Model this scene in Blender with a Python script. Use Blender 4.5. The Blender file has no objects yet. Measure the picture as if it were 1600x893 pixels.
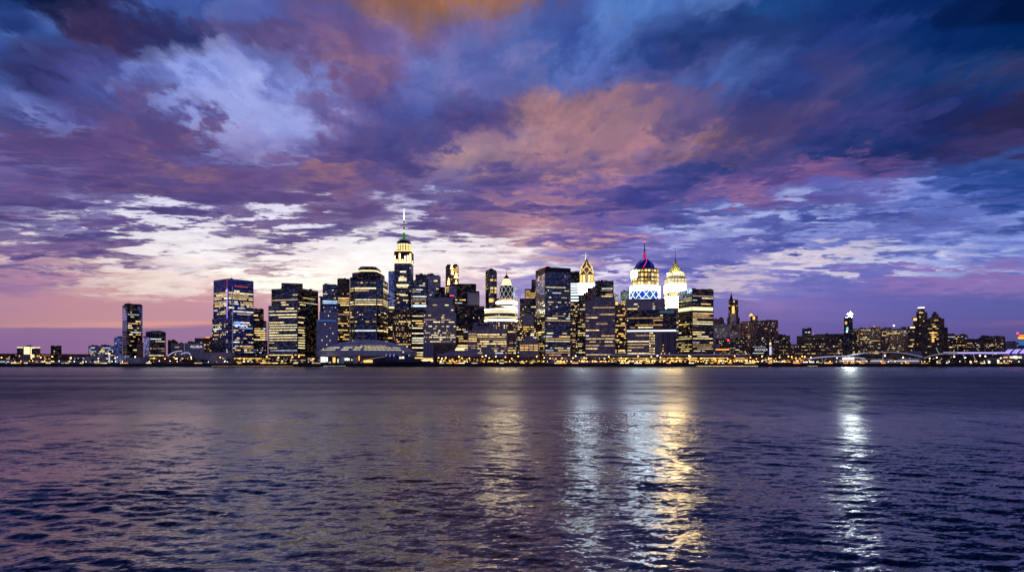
import bpy, bmesh, math, random
import numpy as np
from mathutils import Vector, Matrix, noise as mnoise

rnd = random.Random(11)
scene = bpy.context.scene
COL = scene.collection
F = 1067.0            # focal length in photograph pixels (24 mm on a 36 mm sensor, 1600 px wide)
CX, HOR = 800.0, 567.0
CAM_H = 8.0
GZ = 7.0              # quay level above the water

def s2l(c):
    return tuple(((v / 255) / 12.92 if v / 255 <= 0.04045 else ((v / 255 + 0.055) / 1.055) ** 2.4) for v in c)

# ------------------------------------------------------------------ camera / view
cam = bpy.data.cameras.new('camera')
cam.lens, cam.sensor_width = 24.0, 36.0
cam.shift_y = (HOR - 446.5) / 1600
cam.clip_start, cam.clip_end = 0.5, 60000
co = bpy.data.objects.new('camera', cam)
COL.objects.link(co)
co.location = (0, 0, CAM_H)
co.rotation_euler = (math.radians(90), 0, 0)
scene.camera = co
vs = scene.view_settings
vs.view_transform, vs.look, vs.exposure, vs.gamma, vs.use_curve_mapping = 'Standard', 'None', 0.0, 1.0, False
scene.cycles.use_denoising = True
scene.cycles.max_bounces = 5
scene.cycles.glossy_bounces = 3
scene.cycles.diffuse_bounces = 2
scene.cycles.transmission_bounces = 2
scene.cycles.sample_clamp_indirect = 80.0
scene.cycles.caustics_reflective = True

# ------------------------------------------------------------------ node helper
class NT:
    def __init__(s, tree):
        s.t = tree
    def n(s, typ, **kw):
        nd = s.t.nodes.new(typ)
        for k, v in kw.items():
            setattr(nd, k, v)
        return nd
    def put(s, sock, v):
        if isinstance(v, X):
            s.t.links.new(v.o, sock)
        elif v is not None:
            sock.default_value = v
    def m(s, op, *a, clamp=False):
        nd = s.n('ShaderNodeMath', operation=op, use_clamp=clamp)
        for i, v in enumerate(a):
            s.put(nd.inputs[i], v)
        return X(s, nd.outputs[0])
    def vm(s, op, *a):
        nd = s.n('ShaderNodeVectorMath', operation=op)
        for i, v in enumerate(a):
            s.put(nd.inputs[3] if (op == 'SCALE' and i == 1) else nd.inputs[i], v)
        return X(s, nd.outputs['Value'] if op in ('DOT_PRODUCT', 'LENGTH') else nd.outputs[0])
    def comb(s, x, y, z):
        nd = s.n('ShaderNodeCombineXYZ')
        for i, v in enumerate((x, y, z)):
            s.put(nd.inputs[i], v)
        return X(s, nd.outputs[0])
    def sep(s, v):
        nd = s.n('ShaderNodeSeparateXYZ')
        s.put(nd.inputs[0], v)
        return [X(s, o) for o in nd.outputs]
    def noise(s, vec, scale=1, detail=4, rough=.5, lac=2, dist=0, col=False, dim='3D'):
        nd = s.n('ShaderNodeTexNoise', noise_dimensions=dim)
        s.put(nd.inputs['Vector'], vec)
        for k, v in (('Scale', scale), ('Detail', detail), ('Roughness', rough), ('Lacunarity', lac), ('Distortion', dist)):
            s.put(nd.inputs[k], v)
        return X(s, nd.outputs['Color' if col else 'Fac'])
    def white(s, vec, col=False):
        nd = s.n('ShaderNodeTexWhiteNoise', noise_dimensions='3D')
        s.put(nd.inputs['Vector'], vec)
        return X(s, nd.outputs['Color' if col else 'Value'])
    def smooth(s, v, a, b, lo=0., hi=1.):
        nd = s.n('ShaderNodeMapRange', interpolation_type='SMOOTHSTEP')
        s.put(nd.inputs['Value'], v)
        for k, q in (('From Min', a), ('From Max', b), ('To Min', lo), ('To Max', hi)):
            s.put(nd.inputs[k], q)
        return X(s, nd.outputs[0])
    def lin(s, v, a, b, lo=0., hi=1.):
        nd = s.n('ShaderNodeMapRange')
        s.put(nd.inputs['Value'], v)
        for k, q in (('From Min', a), ('From Max', b), ('To Min', lo), ('To Max', hi)):
            s.put(nd.inputs[k], q)
        return X(s, nd.outputs[0])
    def mix(s, t, a, b, mode='MIX'):
        nd = s.n('ShaderNodeMix', data_type='RGBA', blend_type=mode)
        s.put(nd.inputs[0], t)
        for i, v in ((6, a), (7, b)):
            s.put(nd.inputs[i], v if isinstance(v, X) else (*v, 1))
        return X(s, nd.outputs[2])
    def ramp(s, f, stops, interp='LINEAR'):
        nd = s.n('ShaderNodeValToRGB')
        r = nd.color_ramp
        r.interpolation = interp
        els = r.elements
        for i, (p, c) in enumerate(stops):
            e = els[i] if i < 2 else els.new(p)
            e.position = p
            e.color = (*c, 1)
        # the first two elements are edited in place: keep the order right
        s.put(nd.inputs[0], f)
        return X(s, nd.outputs[0])

class X:
    def __init__(s, nt, o):
        s.nt, s.o = nt, o
    def __add__(s, b): return s.nt.m('ADD', s, b)
    def __radd__(s, b): return s.nt.m('ADD', b, s)
    def __sub__(s, b): return s.nt.m('SUBTRACT', s, b)
    def __rsub__(s, b): return s.nt.m('SUBTRACT', b, s)
    def __mul__(s, b): return s.nt.m('MULTIPLY', s, b)
    def __rmul__(s, b): return s.nt.m('MULTIPLY', b, s)
    def __truediv__(s, b): return s.nt.m('DIVIDE', s, b)
    def __rtruediv__(s, b): return s.nt.m('DIVIDE', b, s)

# ------------------------------------------------------------------ sky: dusk clouds over the whole dome
SKY = {   # height above the skyline (px of the photograph at its focal length): colours along the azimuth
0: [(0,(10,45,110)),(50,(8,25,70)),(100,(15,30,70)),(170,(58,55,110)),(220,(85,110,185)),(300,(70,90,165)),(350,(95,110,180)),(410,(95,105,180)),(480,(105,100,165)),(540,(140,95,98)),(600,(152,102,95)),(700,(162,107,90)),(760,(150,105,105)),(800,(133,100,130)),(870,(95,110,180)),(950,(92,130,202)),(1050,(90,130,205)),(1110,(80,110,180)),(1200,(35,80,150)),(1300,(25,60,130)),(1400,(15,50,115)),(1500,(8,38,95)),(1600,(0,25,75))],
60: [(0,(40,60,130)),(50,(75,105,180)),(100,(60,52,100)),(140,(75,55,100)),(200,(55,50,105)),(250,(50,55,115)),(300,(75,70,125)),(400,(95,80,135)),(500,(120,90,140)),(550,(115,92,150)),(600,(125,105,165)),(650,(150,106,132)),(700,(120,105,165)),(750,(110,110,175)),(800,(90,110,180)),(870,(75,95,170)),(950,(95,125,195)),(1000,(75,100,170)),(1050,(45,70,145)),(1100,(35,60,125)),(1200,(40,65,130)),(1300,(55,75,145)),(1400,(40,65,135)),(1500,(10,50,115)),(1600,(0,45,105))],
120: [(0,(80,110,185)),(50,(70,70,130)),(100,(55,55,110)),(150,(85,80,150)),(200,(85,90,160)),(250,(110,120,190)),(300,(140,150,215)),(340,(165,170,230)),(400,(110,115,185)),(450,(140,150,215)),(490,(130,120,180)),(520,(135,95,140)),(560,(130,95,140)),(600,(125,110,175)),(650,(115,125,190)),(700,(115,115,180)),(750,(125,120,185)),(800,(122,120,180)),(870,(85,105,175)),(920,(115,130,200)),(960,(80,90,160)),(1050,(80,82,147)),(1100,(75,95,165)),(1150,(80,105,175)),(1200,(60,75,145)),(1300,(75,75,135)),(1400,(62,74,135)),(1450,(35,65,130)),(1500,(25,65,130)),(1550,(45,68,125)),(1600,(65,65,115))],
180: [(0,(75,80,145)),(50,(135,140,205)),(100,(120,130,195)),(150,(100,95,165)),(200,(100,80,135)),(250,(95,80,140)),(300,(100,85,150)),(350,(150,155,215)),(400,(152,160,220)),(450,(165,170,230)),(500,(130,115,175)),(550,(110,95,160)),(600,(75,80,150)),(640,(100,110,180)),(700,(85,80,145)),(750,(105,85,145)),(800,(140,105,140)),(850,(165,115,135)),(900,(160,115,140)),(950,(140,105,140)),(1000,(120,95,140)),(1050,(105,90,140)),(1100,(100,85,140)),(1200,(95,85,140)),(1250,(110,85,130)),(1300,(80,75,140)),(1400,(70,70,135)),(1500,(40,50,110)),(1600,(50,45,90))],
230: [(0,(80,70,125)),(50,(85,70,125)),(100,(80,65,120)),(150,(85,65,120)),(200,(100,75,130)),(270,(120,85,130)),(300,(95,80,140)),(350,(120,110,175)),(390,(190,190,240)),(420,(140,130,190)),(450,(115,105,175)),(500,(80,75,145)),(550,(100,80,140)),(600,(80,78,145)),(650,(115,95,150)),(700,(110,90,150)),(750,(150,115,160)),(800,(165,125,160)),(850,(170,120,145)),(900,(145,110,145)),(950,(150,110,145)),(1000,(155,110,145)),(1050,(145,110,150)),(1100,(140,100,130)),(1150,(120,90,130)),(1200,(75,75,140)),(1300,(45,65,130)),(1400,(35,55,115)),(1500,(60,55,110)),(1600,(70,60,115))],
270: [(0,(120,115,180)),(30,(150,140,200)),(60,(100,85,150)),(100,(90,70,130)),(150,(95,70,130)),(200,(110,80,130)),(250,(162,112,130)),(300,(150,105,125)),(330,(100,80,140)),(400,(100,85,150)),(440,(85,75,140)),(500,(150,105,130)),(550,(160,110,130)),(600,(90,80,145)),(640,(110,90,145)),(700,(195,145,155)),(740,(190,140,150)),(800,(150,115,155)),(850,(100,85,145)),(900,(140,105,150)),(950,(160,115,150)),(1000,(120,100,165)),(1050,(75,75,145)),(1100,(60,70,140)),(1200,(100,80,145)),(1280,(140,95,150)),(1350,(125,90,150)),(1400,(85,90,160)),(1500,(60,85,160)),(1600,(45,75,145))],
305: [(0,(90,70,125)),(30,(140,130,190)),(60,(110,90,160)),(100,(85,70,135)),(200,(80,65,125)),(250,(90,70,130)),(300,(85,70,130)),(350,(95,75,135)),(400,(110,80,135)),(450,(140,100,140)),(500,(160,110,140)),(550,(130,95,145)),(600,(115,85,150)),(650,(160,130,180)),(685,(205,195,228)),(710,(120,115,180)),(750,(70,70,145)),(800,(80,75,150)),(850,(95,80,150)),(900,(150,110,160)),(950,(90,80,155)),(1000,(75,75,150)),(1050,(80,80,155)),(1100,(130,95,155)),(1150,(150,100,150)),(1200,(110,90,160)),(1300,(110,105,180)),(1400,(140,145,210)),(1450,(110,125,200)),(1500,(75,95,175)),(1600,(50,80,155))],
335: [(0,(80,60,110)),(40,(100,75,130)),(70,(200,195,230)),(100,(190,180,215)),(150,(150,140,200)),(200,(235,225,240)),(260,(200,190,225)),(300,(100,80,145)),(350,(140,115,170)),(400,(230,215,240)),(430,(230,215,235)),(470,(240,235,250)),(500,(90,75,140)),(550,(85,70,135)),(600,(150,110,150)),(640,(190,150,180)),(680,(110,85,150)),(720,(185,130,155)),(760,(170,120,155)),(800,(150,110,160)),(850,(165,115,155)),(900,(150,110,155)),(950,(135,105,165)),(1000,(110,95,165)),(1050,(90,85,160)),(1100,(75,85,160)),(1150,(100,110,185)),(1200,(190,190,230)),(1230,(170,175,225)),(1300,(80,90,170)),(1400,(110,115,185)),(1600,(80,95,172))],
360: [(0,(150,130,175)),(40,(225,215,230)),(70,(150,130,180)),(100,(110,80,140)),(150,(95,75,140)),(200,(100,80,140)),(240,(170,150,190)),(270,(240,230,240)),(300,(255,245,245)),(340,(225,205,225)),(380,(200,170,200)),(410,(105,80,140)),(450,(110,80,140)),(500,(115,85,140)),(550,(110,85,145)),(570,(200,170,195)),(595,(240,225,240)),(620,(225,205,230)),(650,(130,100,155)),(700,(120,90,150)),(740,(170,120,155)),(800,(190,135,160)),(850,(150,110,165)),(900,(110,90,160)),(950,(130,100,165)),(1000,(100,85,160)),(1045,(120,115,190)),(1072,(180,180,225)),(1105,(200,190,230)),(1150,(120,120,190)),(1230,(85,90,170)),(1300,(140,145,205)),(1400,(92,98,178)),(1500,(120,130,200)),(1600,(150,160,220))],
385: [(0,(230,190,210)),(40,(150,120,170)),(80,(100,75,135)),(150,(120,85,140)),(200,(130,95,150)),(230,(170,140,180)),(270,(245,235,240)),(350,(255,250,245)),(380,(200,170,195)),(420,(225,195,205)),(460,(245,225,225)),(500,(235,205,205)),(550,(250,230,220)),(580,(262,256,252)),(640,(250,220,220)),(680,(258,242,238)),(720,(245,230,235)),(750,(200,165,190)),(790,(240,215,225)),(830,(230,195,210)),(870,(190,140,170)),(900,(200,145,165)),(950,(190,140,165)),(1000,(120,105,175)),(1050,(150,140,205)),(1100,(100,100,175)),(1200,(90,90,170)),(1300,(120,120,185)),(1400,(110,115,190)),(1500,(165,170,220)),(1600,(120,130,200))],
410: [(0,(140,110,160)),(50,(120,90,145)),(100,(190,150,185)),(150,(130,100,150)),(200,(225,190,205)),(240,(235,215,225)),(300,(252,242,240)),(330,(150,120,158)),(350,(205,175,195)),(380,(130,95,145)),(420,(190,150,180)),(450,(235,200,210)),(500,(252,228,218)),(550,(262,250,246)),(600,(268,260,254)),(640,(264,254,250)),(690,(225,170,175)),(730,(250,220,220)),(780,(262,246,244)),(820,(245,220,225)),(850,(200,180,215)),(900,(150,130,190)),(950,(110,100,175)),(1050,(130,120,190)),(1100,(105,100,180)),(1150,(125,120,190)),(1200,(200,185,215)),(1250,(225,205,220)),(1300,(205,190,220)),(1400,(205,200,230)),(1500,(170,170,220)),(1600,(110,115,190))],
440: [(0,(165,120,165)),(60,(170,120,165)),(120,(175,130,165)),(180,(235,205,200)),(250,(242,218,212)),(300,(236,198,200)),(330,(242,218,216)),(400,(264,252,242)),(450,(266,256,248)),(500,(262,246,236)),(560,(262,246,240)),(600,(252,228,226)),(650,(262,248,246)),(700,(235,205,215)),(750,(200,165,200)),(850,(150,130,190)),(940,(235,220,240)),(1000,(190,170,215)),(1050,(135,120,190)),(1100,(210,190,215)),(1150,(200,175,205)),(1200,(130,120,190)),(1300,(115,110,185)),(1400,(130,110,180)),(1450,(150,115,180)),(1600,(145,114,178))],
475: [(0,(186,130,158)),(100,(196,136,158)),(200,(198,138,158)),(300,(200,140,162)),(400,(200,145,168)),(500,(220,172,182)),(620,(230,192,204)),(750,(190,160,195)),(900,(166,150,200)),(1050,(126,112,180)),(1120,(122,112,182)),(1150,(134,112,178)),(1200,(148,118,178)),(1300,(124,106,178)),(1400,(108,100,172)),(1600,(100,95,162))],
500: [(0,(188,132,152)),(150,(198,140,154)),(330,(198,140,160)),(600,(200,152,172)),(900,(146,118,170)),(1150,(128,104,168)),(1300,(122,102,168)),(1450,(106,94,160)),(1600,(102,90,156))],
507: [(0,(190,132,150)),(100,(198,140,152)),(200,(222,152,152)),(300,(226,152,150)),(420,(188,128,152)),(600,(182,132,160)),(900,(140,108,164)),(1150,(125,102,166)),(1450,(104,92,158)),(1540,(110,92,156)),(1600,(128,96,150))],
511: [(0,(196,136,150)),(60,(206,142,150)),(140,(214,148,152)),(200,(210,146,152)),(330,(176,122,156)),(420,(170,120,155)),(600,(180,130,160)),(900,(138,106,162)),(1150,(124,100,165)),(1450,(102,90,156)),(1560,(118,92,150)),(1600,(112,88,148))],
516: [(0,(148,108,152)),(100,(146,108,152)),(330,(156,112,156)),(600,(170,122,156)),(900,(132,102,158)),(1150,(122,98,162)),(1300,(114,94,160)),(1600,(98,84,148))],
548: [(0,(140,100,150)),(200,(152,106,154)),(330,(158,112,155)),(700,(155,112,150)),(1100,(110,88,150)),(1600,(90,76,140))],
575: [(0,(162,98,134)),(200,(162,102,138)),(500,(160,106,142)),(900,(122,90,142)),(1600,(92,74,134))],
}

world = bpy.data.worlds.new('World')
scene.world = world
world.use_nodes = True
nt = world.node_tree
nt.nodes.clear()
K = NT(nt)
geo = K.n('ShaderNodeTexCoord')
d = K.vm('NORMALIZE', X(K, geo.outputs['Generated']))
dx, dy, dz = K.sep(d)
az = K.m('ARCTAN2', dx, dy)
azc = K.m('MINIMUM', K.m('MAXIMUM', az, -0.9), 0.9)
hyp = K.m('SQRT', dx * dx + dy * dy)
s_ = K.m('DIVIDE', dz, K.m('MAXIMUM', hyp * K.m('COSINE', azc), 0.02))
zz = K.m('MAXIMUM', dz, 0.0) + 0.11
cl = K.comb(dx / zz, dy / zz, 0.0)                     # a cloud layer seen in perspective
cx_, cy_, _z = K.sep(cl)
cs = K.comb(cx_ * 1.15, cy_ * 0.55, 0.0)              # cloud streets running away from the viewer
cf = K.comb(cx_ * 0.6, cy_ * 1.1, 3.0)              # flat bars low over the horizon
w1 = K.noise(cs, 1.7, 3, .55, col=True)
w2 = K.noise(cl, 6.0, 5, .62, col=True)
up = K.smooth(dz, 0.05, 0.42)
a1, b1, _ = K.sep(w1)
a2, b2, _ = K.sep(w2)
hz = K.smooth(dz, 0.055, 0.13)
azw = az + (a1 - 0.5) * (up * 0.07 + 0.02) * hz + (a2 - 0.5) * (0.075 - up * 0.03) * hz
sw = s_ + (b1 - 0.5) * (up * 0.045 + 0.004) * hz + (b2 - 0.5) * (up * 0.012 + 0.026) * hz
lay = K.smooth(dz, 0.10, 0.30)
cm = K.comb(cx_ * (0.84 + lay * 0.32), cy_ * (1.12 - lay * 0.45) + cx_ * lay * 0.12, 3.0)
n5 = K.noise(cm, 3.9, 6, .58)
n6 = K.noise(cm, 3.0, 7, .60, dist=.25)
n8 = K.noise(cm, 8.5, 6, .60)
brk = hz * (1.0 - up * 0.42)
azw = azw + ((K.smooth(n5, .45, .55) - 0.5) * 0.062 + (K.smooth(n8, .44, .56) - 0.5) * 0.034) * brk
sw = sw + ((K.smooth(n6, .455, .55) - 0.5) * 0.028 + (K.smooth(n8, .44, .56) - 0.5) * 0.012) * brk
sw = sw + (K.noise(K.comb(az * 3.0, s_ * 30.0, 2.0), 2.0, 4, .55) - 0.5) * 0.012 * (1.0 - hz)
fac = azw / 1.2872 + 0.5
# the colours noted above are spread along the cloud streets, which run toward the afterglow
pts_, cols_ = [], []
for py, cs_row in SKY.items():
    for px, c in cs_row:
        pts_.append((px, py))
        cols_.append(s2l(c))
pts_, cols_ = np.array(pts_, float), np.array(cols_)
def spread_colour(px, py):
    vx, vy = px - 620.0, py - 415.0
    L = math.hypot(vx, vy) + 1e-6
    f = min(1.0, max(0.0, (430 - py) / 90))
    ux, uy = vx / L * f + (1 - f) * (1 if vx > 0 else -1), vy / L * f
    if abs(uy) > .75 * abs(ux):
        uy = math.copysign(.75 * abs(ux) + .05, uy)
    L = math.hypot(ux, uy)
    ux, uy = ux / L, uy / L
    d = pts_ - (px, py)
    al, ac = d[:, 0] * ux + d[:, 1] * uy, -d[:, 0] * uy + d[:, 1] * ux
    sc = 1.0 if py < 240 else .62
    w = np.exp(-(al / (46.0 if py < 240 else 30.0)) ** 2 - (ac / (17.0 * sc)) ** 2 - (np.hypot(d[:, 0], d[:, 1]) / 70.0) ** 2) + 1e-12
    return (cols_ * w[:, None]).sum(0) / w.sum()
table = {}
for py in list(range(0, 220, 22)) + list(range(220, 450, 15)) + [450]:
    table[py] = [(px, tuple(spread_colour(px, py))) for px in np.linspace(0, 1600, 32)]
for py in SKY:
    if py > 470:
        table[py] = [(px, s2l(c)) for px, c in SKY[py]]
col, prev = None, None
for py, cols in sorted(table.items()):
    st = [((math.atan((px - CX) / F)) / 1.2872 + 0.5, c) for px, c in cols]
    st = sorted((min(max(p, 0.0), 1.0), c) for p, c in st)
    v = (HOR + 2 - py) / F
    r = K.ramp(fac, st)
    col = r if col is None else K.mix(K.smooth(sw, prev, v), col, r)
    prev = v
# higher than the photograph shows: deep dusk blue, thin cloud
up2 = K.smooth(dz, 0.40, 0.75)
zen = K.mix(K.smooth(K.noise(cl, 2.2, 5, .6), .40, .66), s2l((9, 20, 56)), s2l((34, 34, 72)))
col = K.mix(up2, col, zen)
# the sky turned away from the sunset
back = K.ramp(K.lin(dz, 0, 0.6), [(0, s2l((176, 146, 184))), (.12, s2l((180, 158, 208))), (.4, s2l((130, 138, 202))), (1.0, s2l((50, 74, 140)))])
back = K.mix(K.smooth(K.noise(cl, 1.6, 5, .6), .42, .66) * 0.6, back, s2l((100, 88, 140)))
col = K.mix(K.smooth(K.m('ABSOLUTE', az), 0.85, 1.5), col, back)
# crisp edges where broken cloud stands before the afterglow
lum = K.vm('DOT_PRODUCT', col, (.25, .6, .15))
n7 = K.noise(K.comb(cx_ * .85, cy_, 5.0), 5.5, 7, .58)
tt = K.smooth(lum + (n7 - 0.5) * 0.66, .38, .66)
west = K.smooth(az, 0.06, -0.12)
crisp = K.mix(tt, s2l((104, 82, 143)), K.mix(K.smooth(dz, .10, .26), s2l((258, 244, 242)), s2l((212, 206, 242))))
msk = west * K.smooth(dz, .115, .15) * K.smooth(dz, .31, .24) * 0.68
col = K.mix(msk, col, crisp)
# long streaks of the high layer, all running to one point low in the north-west
ra = math.radians(-10)
su, sv_ = cx_ * math.cos(ra) - cy_ * math.sin(ra), cx_ * math.sin(ra) + cy_ * math.cos(ra)
wv = K.noise(cl, 1.2, 3, .5) - 0.5
n9 = K.noise(K.comb(su * 1.7 + wv * 0.7, sv_ * 0.30, 8.0), 2.1, 6, .60)
tint = K.mix(K.smooth(n9, .40, .60), (.64, .72, .88), (1.24, 1.10, 1.02))
col = K.mix(K.smooth(dz, .14, .30) * (K.smooth(az, -.5, .25) * .35 + .30), col, K.vm('MULTIPLY', col, tint))
# fine cloud texture
n3 = K.noise(cl, 8.0, 7, .6)
n4 = K.noise(cs, 3.0, 6, .58)
g = 1.0 + ((n3 - 0.5) * (0.55 - up * 0.38) + (n4 - 0.5) * (0.36 - up * 0.18)) * hz
edge = K.smooth(n6, .425, .475) * K.smooth(n6, .53, .48) * brk * K.smooth(az, .45, .05)
dusk = 1.0 - K.smooth(lum, .18, .40)
col = K.mix(edge * dusk * 0.6, col, K.vm('MULTIPLY', col, (1.48, 1.25, 1.0)))
shade = K.smooth(n6, .50, .60) * brk * dusk
col = K.mix(shade * 0.75, col, K.vm('MULTIPLY', col, (.66, .70, .84)))
glo = K.vm('DOT_PRODUCT', col, (.25, .6, .15))
col = K.vm('MULTIPLY', col, K.mix(K.smooth(glo, .25, .65), (.95, .985, 1.02), (1.03, 1.0, .97)))
col = K.vm('SCALE', col, 1.0 + (K.lin(glo, .06, .30, .80, 1.06) - 1.0) * hz)
col = K.vm('SCALE', col, g)
cr_, cg_, cb_ = K.sep(col)
warm = K.smooth(cr_ / (cb_ + 0.004), .55, 1.05) * (1.0 - K.smooth(glo, .38, .62)) * (hz * 0.75 + 0.25)
col = K.vm('MULTIPLY', col, K.mix(warm, (.90, .99, 1.0), (1.03, 1.12, .86)))
bg = K.n('ShaderNodeBackground')
K.put(bg.inputs['Color'], col)
bg.inputs['Strength'].default_value = 1.0
SUN_EL, SUN_AZ = 3.0, math.degrees(math.atan((470 - CX) / F))
sky = K.n('ShaderNodeTexSky', sky_type='NISHITA')
sky.sun_disc = False
sky.sun_elevation = math.radians(SUN_EL)
sky.sun_rotation = math.radians(SUN_AZ)
bg2 = K.n('ShaderNodeBackground')
K.put(bg2.inputs['Color'], X(K, sky.outputs[0]))
bg2.inputs['Strength'].default_value = 0.001
ad = K.n('ShaderNodeAddShader')
nt.links.new(bg.outputs[0], ad.inputs[0])
nt.links.new(bg2.outputs[0], ad.inputs[1])
out = K.n('ShaderNodeOutputWorld')
nt.links.new(ad.outputs[0], out.inputs[0])

sun = bpy.data.lights.new('sun', 'SUN')
sun.energy, sun.angle, sun.color = 0.02, math.radians(40), (1, .62, .42)
so = bpy.data.objects.new('sun', sun)
COL.objects.link(so)
e, a = math.radians(SUN_EL), math.radians(SUN_AZ)
so.rotation_euler = Vector((-math.sin(a) * math.cos(e), -math.cos(a) * math.cos(e), -math.sin(e))).to_track_quat('-Z', 'Y').to_euler()
# ------------------------------------------------------------------ materials
def mat(name):
    m = bpy.data.materials.new(name)
    m.use_nodes = True
    m.node_tree.nodes.clear()
    k = NT(m.node_tree)
    o = k.n('ShaderNodeOutputMaterial')
    return m, k, o

def princ(k, o, base, rough=.6, metal=0., spec=.5, normal=None, emit=None, estr=0.):
    b = k.n('ShaderNodeBsdfPrincipled')
    k.put(b.inputs['Base Color'], base if isinstance(base, X) else (*base, 1))
    k.put(b.inputs['Roughness'], rough)
    k.put(b.inputs['Metallic'], metal)
    k.put(b.inputs['Specular IOR Level'], spec)
    if normal is not None:
        k.put(b.inputs['Normal'], normal)
    k.t.links.new(b.outputs[0], o.inputs[0])
    return b

def tag(o, label=None, cat=None, group=None, kind=None):
    for k, v in (('label', label), ('category', cat), ('group', group), ('kind', kind)):
        if v:
            o[k] = v
    return o

def link(name, me, parent=None, m=None):
    o = bpy.data.objects.new(name, me)
    COL.objects.link(o)
    if m is not None and not me.materials:
        me.materials.append(m)
    if parent is not None:
        o.parent = parent
    return o

# ------------------------------------------------------------------ water
def wave_field():
    r = random.Random(5)
    W = []
    for lam, n, amp in ((4.0, 5, .013), (2.0, 9, .0105), (1.1, 13, .0070), (.66, 15, .0044), (.45, 12, .0026)):
        for _ in range(n):
            l = lam * r.uniform(.75, 1.3)
            a = r.gauss(math.radians(70), math.radians(32))
            W.append((2 * math.pi / l * math.cos(a), 2 * math.pi / l * math.sin(a), r.uniform(0, 6.28), amp * r.uniform(.5, 1.3), l))
    return W

def make_water():
    rs = [0.0, 4.0, 9.0]
    r = 14.0
    while r < 130:
        rs.append(r)
        r += max(0.04, 0.0042 * r)
    while r < 1700:
        rs.append(r)
        r *= 1.05
    rs += [2500, 5000, 12000, 40000]
    rs = np.array(rs)
    fine = np.linspace(-.78, .78, 860)
    th = np.concatenate([np.linspace(-math.pi, -.9, 24), fine, np.linspace(.9, math.pi, 24)])
    R, T = np.meshgrid(rs, th, indexing='ij')
    xx, yy = R * np.sin(T), R * np.cos(T)
    z = np.zeros_like(xx)
    for kx, ky, ph, am, lam in wave_field():
        ok = np.clip((lam / np.maximum(0.0042 * R, .04) - 4) / 4, 0, 1) * np.clip((lam / np.maximum(.0018 * R, .02) - 4) / 4, 0, 1)
        ok = ok * np.clip((140 - R) / 60, 0, 1) * np.clip((1.1 - np.abs(T)) / .25, 0, 1)
        q = np.sin(kx * xx + ky * yy + ph + .5 * np.sin(.13 * ky * xx * .3 - .05 * kx * yy))
        z += am * ok * (q + .25 * q * q)
    patch = .75 + .5 * np.sin(xx * .09 + 1.3 * np.sin(yy * .06)) * np.sin(yy * .11 + .7)
    z *= patch
    nr, na = xx.shape
    verts = np.stack([xx, yy, z], -1).reshape(-1, 3)
    i = np.arange((nr - 1) * (na - 1))
    a, b = i // (na - 1), i % (na - 1)
    v0 = a * na + b
    quads = np.stack([v0, v0 + na, v0 + na + 1, v0 + 1], 1)
    quads = quads[:, ::-1] if False else quads
    me = bpy.data.meshes.new('water')
    me.vertices.add(len(verts))
    me.vertices.foreach_set('co', verts.astype(np.float32).ravel())
    me.loops.add(quads.size)
    me.loops.foreach_set('vertex_index', quads.astype(np.int32).ravel())
    me.polygons.add(len(quads))
    me.polygons.foreach_set('loop_start', np.arange(0, quads.size, 4, dtype=np.int32))
    me.update(calc_edges=True)
    me.validate()
    me.polygons.foreach_set('use_smooth', np.ones(len(me.polygons), dtype=bool))
    bm = bmesh.new()
    bm.from_mesh(me)
    bmesh.ops.remove_doubles(bm, verts=[v for v in bm.verts if v.co.length < .5], dist=.01)
    bm.normal_update()
    if sum(f.normal.z for f in list(bm.faces)[2000:2100]) < 0:
        bmesh.ops.reverse_faces(bm, faces=bm.faces)
    bm.to_mesh(me)
    bm.free()
    m, k, o = mat('river_water')
    g = k.n('ShaderNodeNewGeometry')
    P = X(k, g.outputs['Position'])
    px_, py_, pz_ = k.sep(P)
    dist = k.vm('LENGTH', P)
    # ripple slopes, crests lying across the view and a little aslant
    def slope(scale, ax, ay, rot, detail=2, rough=.5):
        c, s = math.cos(rot), math.sin(rot)
        u = px_ * c + py_ * s
        v = py_ * c - px_ * s
        cc = k.noise(k.comb(u * ax, v * ay, 0.0), scale, detail, rough, col=True)
        r_, g_, _b = k.sep(cc)
        return r_ - .5, g_ - .5
    s1 = slope(2.0, .45, 1.0, .22, 3, .55)
    s2 = slope(7.5, .5, 1.0, .30, 3, .55)
    s3 = slope(.34, .5, 1.0, .1, 2)
    s4 = slope(.05, 2.2, .55, .05, 4, .65)
    s5 = slope(.17, 1.3, .7, .07, 3, .6)
    calm = k.smooth(dist, 40, 420, 1.0, .45)
    gust = k.smooth(k.noise(k.comb(px_ * .5, py_, 0.0), .018, 3, .5), .35, .65, .65, 1.25)
    amp = calm * gust
    sx = (s1[0] * WX[0] + s2[0] * WX[1] + s3[0] * WX[2]) * amp + s4[0] * .10
    sy = (s1[1] * WY[0] + s2[1] * WY[1] + s3[1] * WY[2]) * amp + s4[1] * .36 + s5[1] * .44
    nn = X(k, g.outputs['Normal'])
    nx, ny, nz = k.sep(nn)
    N = k.vm('NORMALIZE', k.comb(nx + sx, ny + sy, nz))
    band = k.noise(k.comb(px_ * .10, py_, 4.0), .022, 5, .62)
    rough = k.smooth(dist, 15, 240, .16, .42) * k.lin(band, .3, .7, .72, 1.2) * k.smooth(dist, 300, 1000, 1.0, .70)       # waves too small to tell apart become roughness
    b = princ(k, o, (.003, .008, .030), rough, 0, .5, N)
    b.inputs['IOR'].default_value = 1.5
    b.inputs['Specular Tint'].default_value = (.60, .74, 1, 1)
    ob = link('water', me, None, m)
    tag(ob, kind='structure')

WX = (.42, .50, .16)
WY = (.72, .84, .30)
make_water()
# ------------------------------------------------------------------ city kit
def PX(px, Y):
    return (px - CX) / F * Y
def PZ(py, Y):
    return CAM_H + (HOR - py) / F * Y

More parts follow.
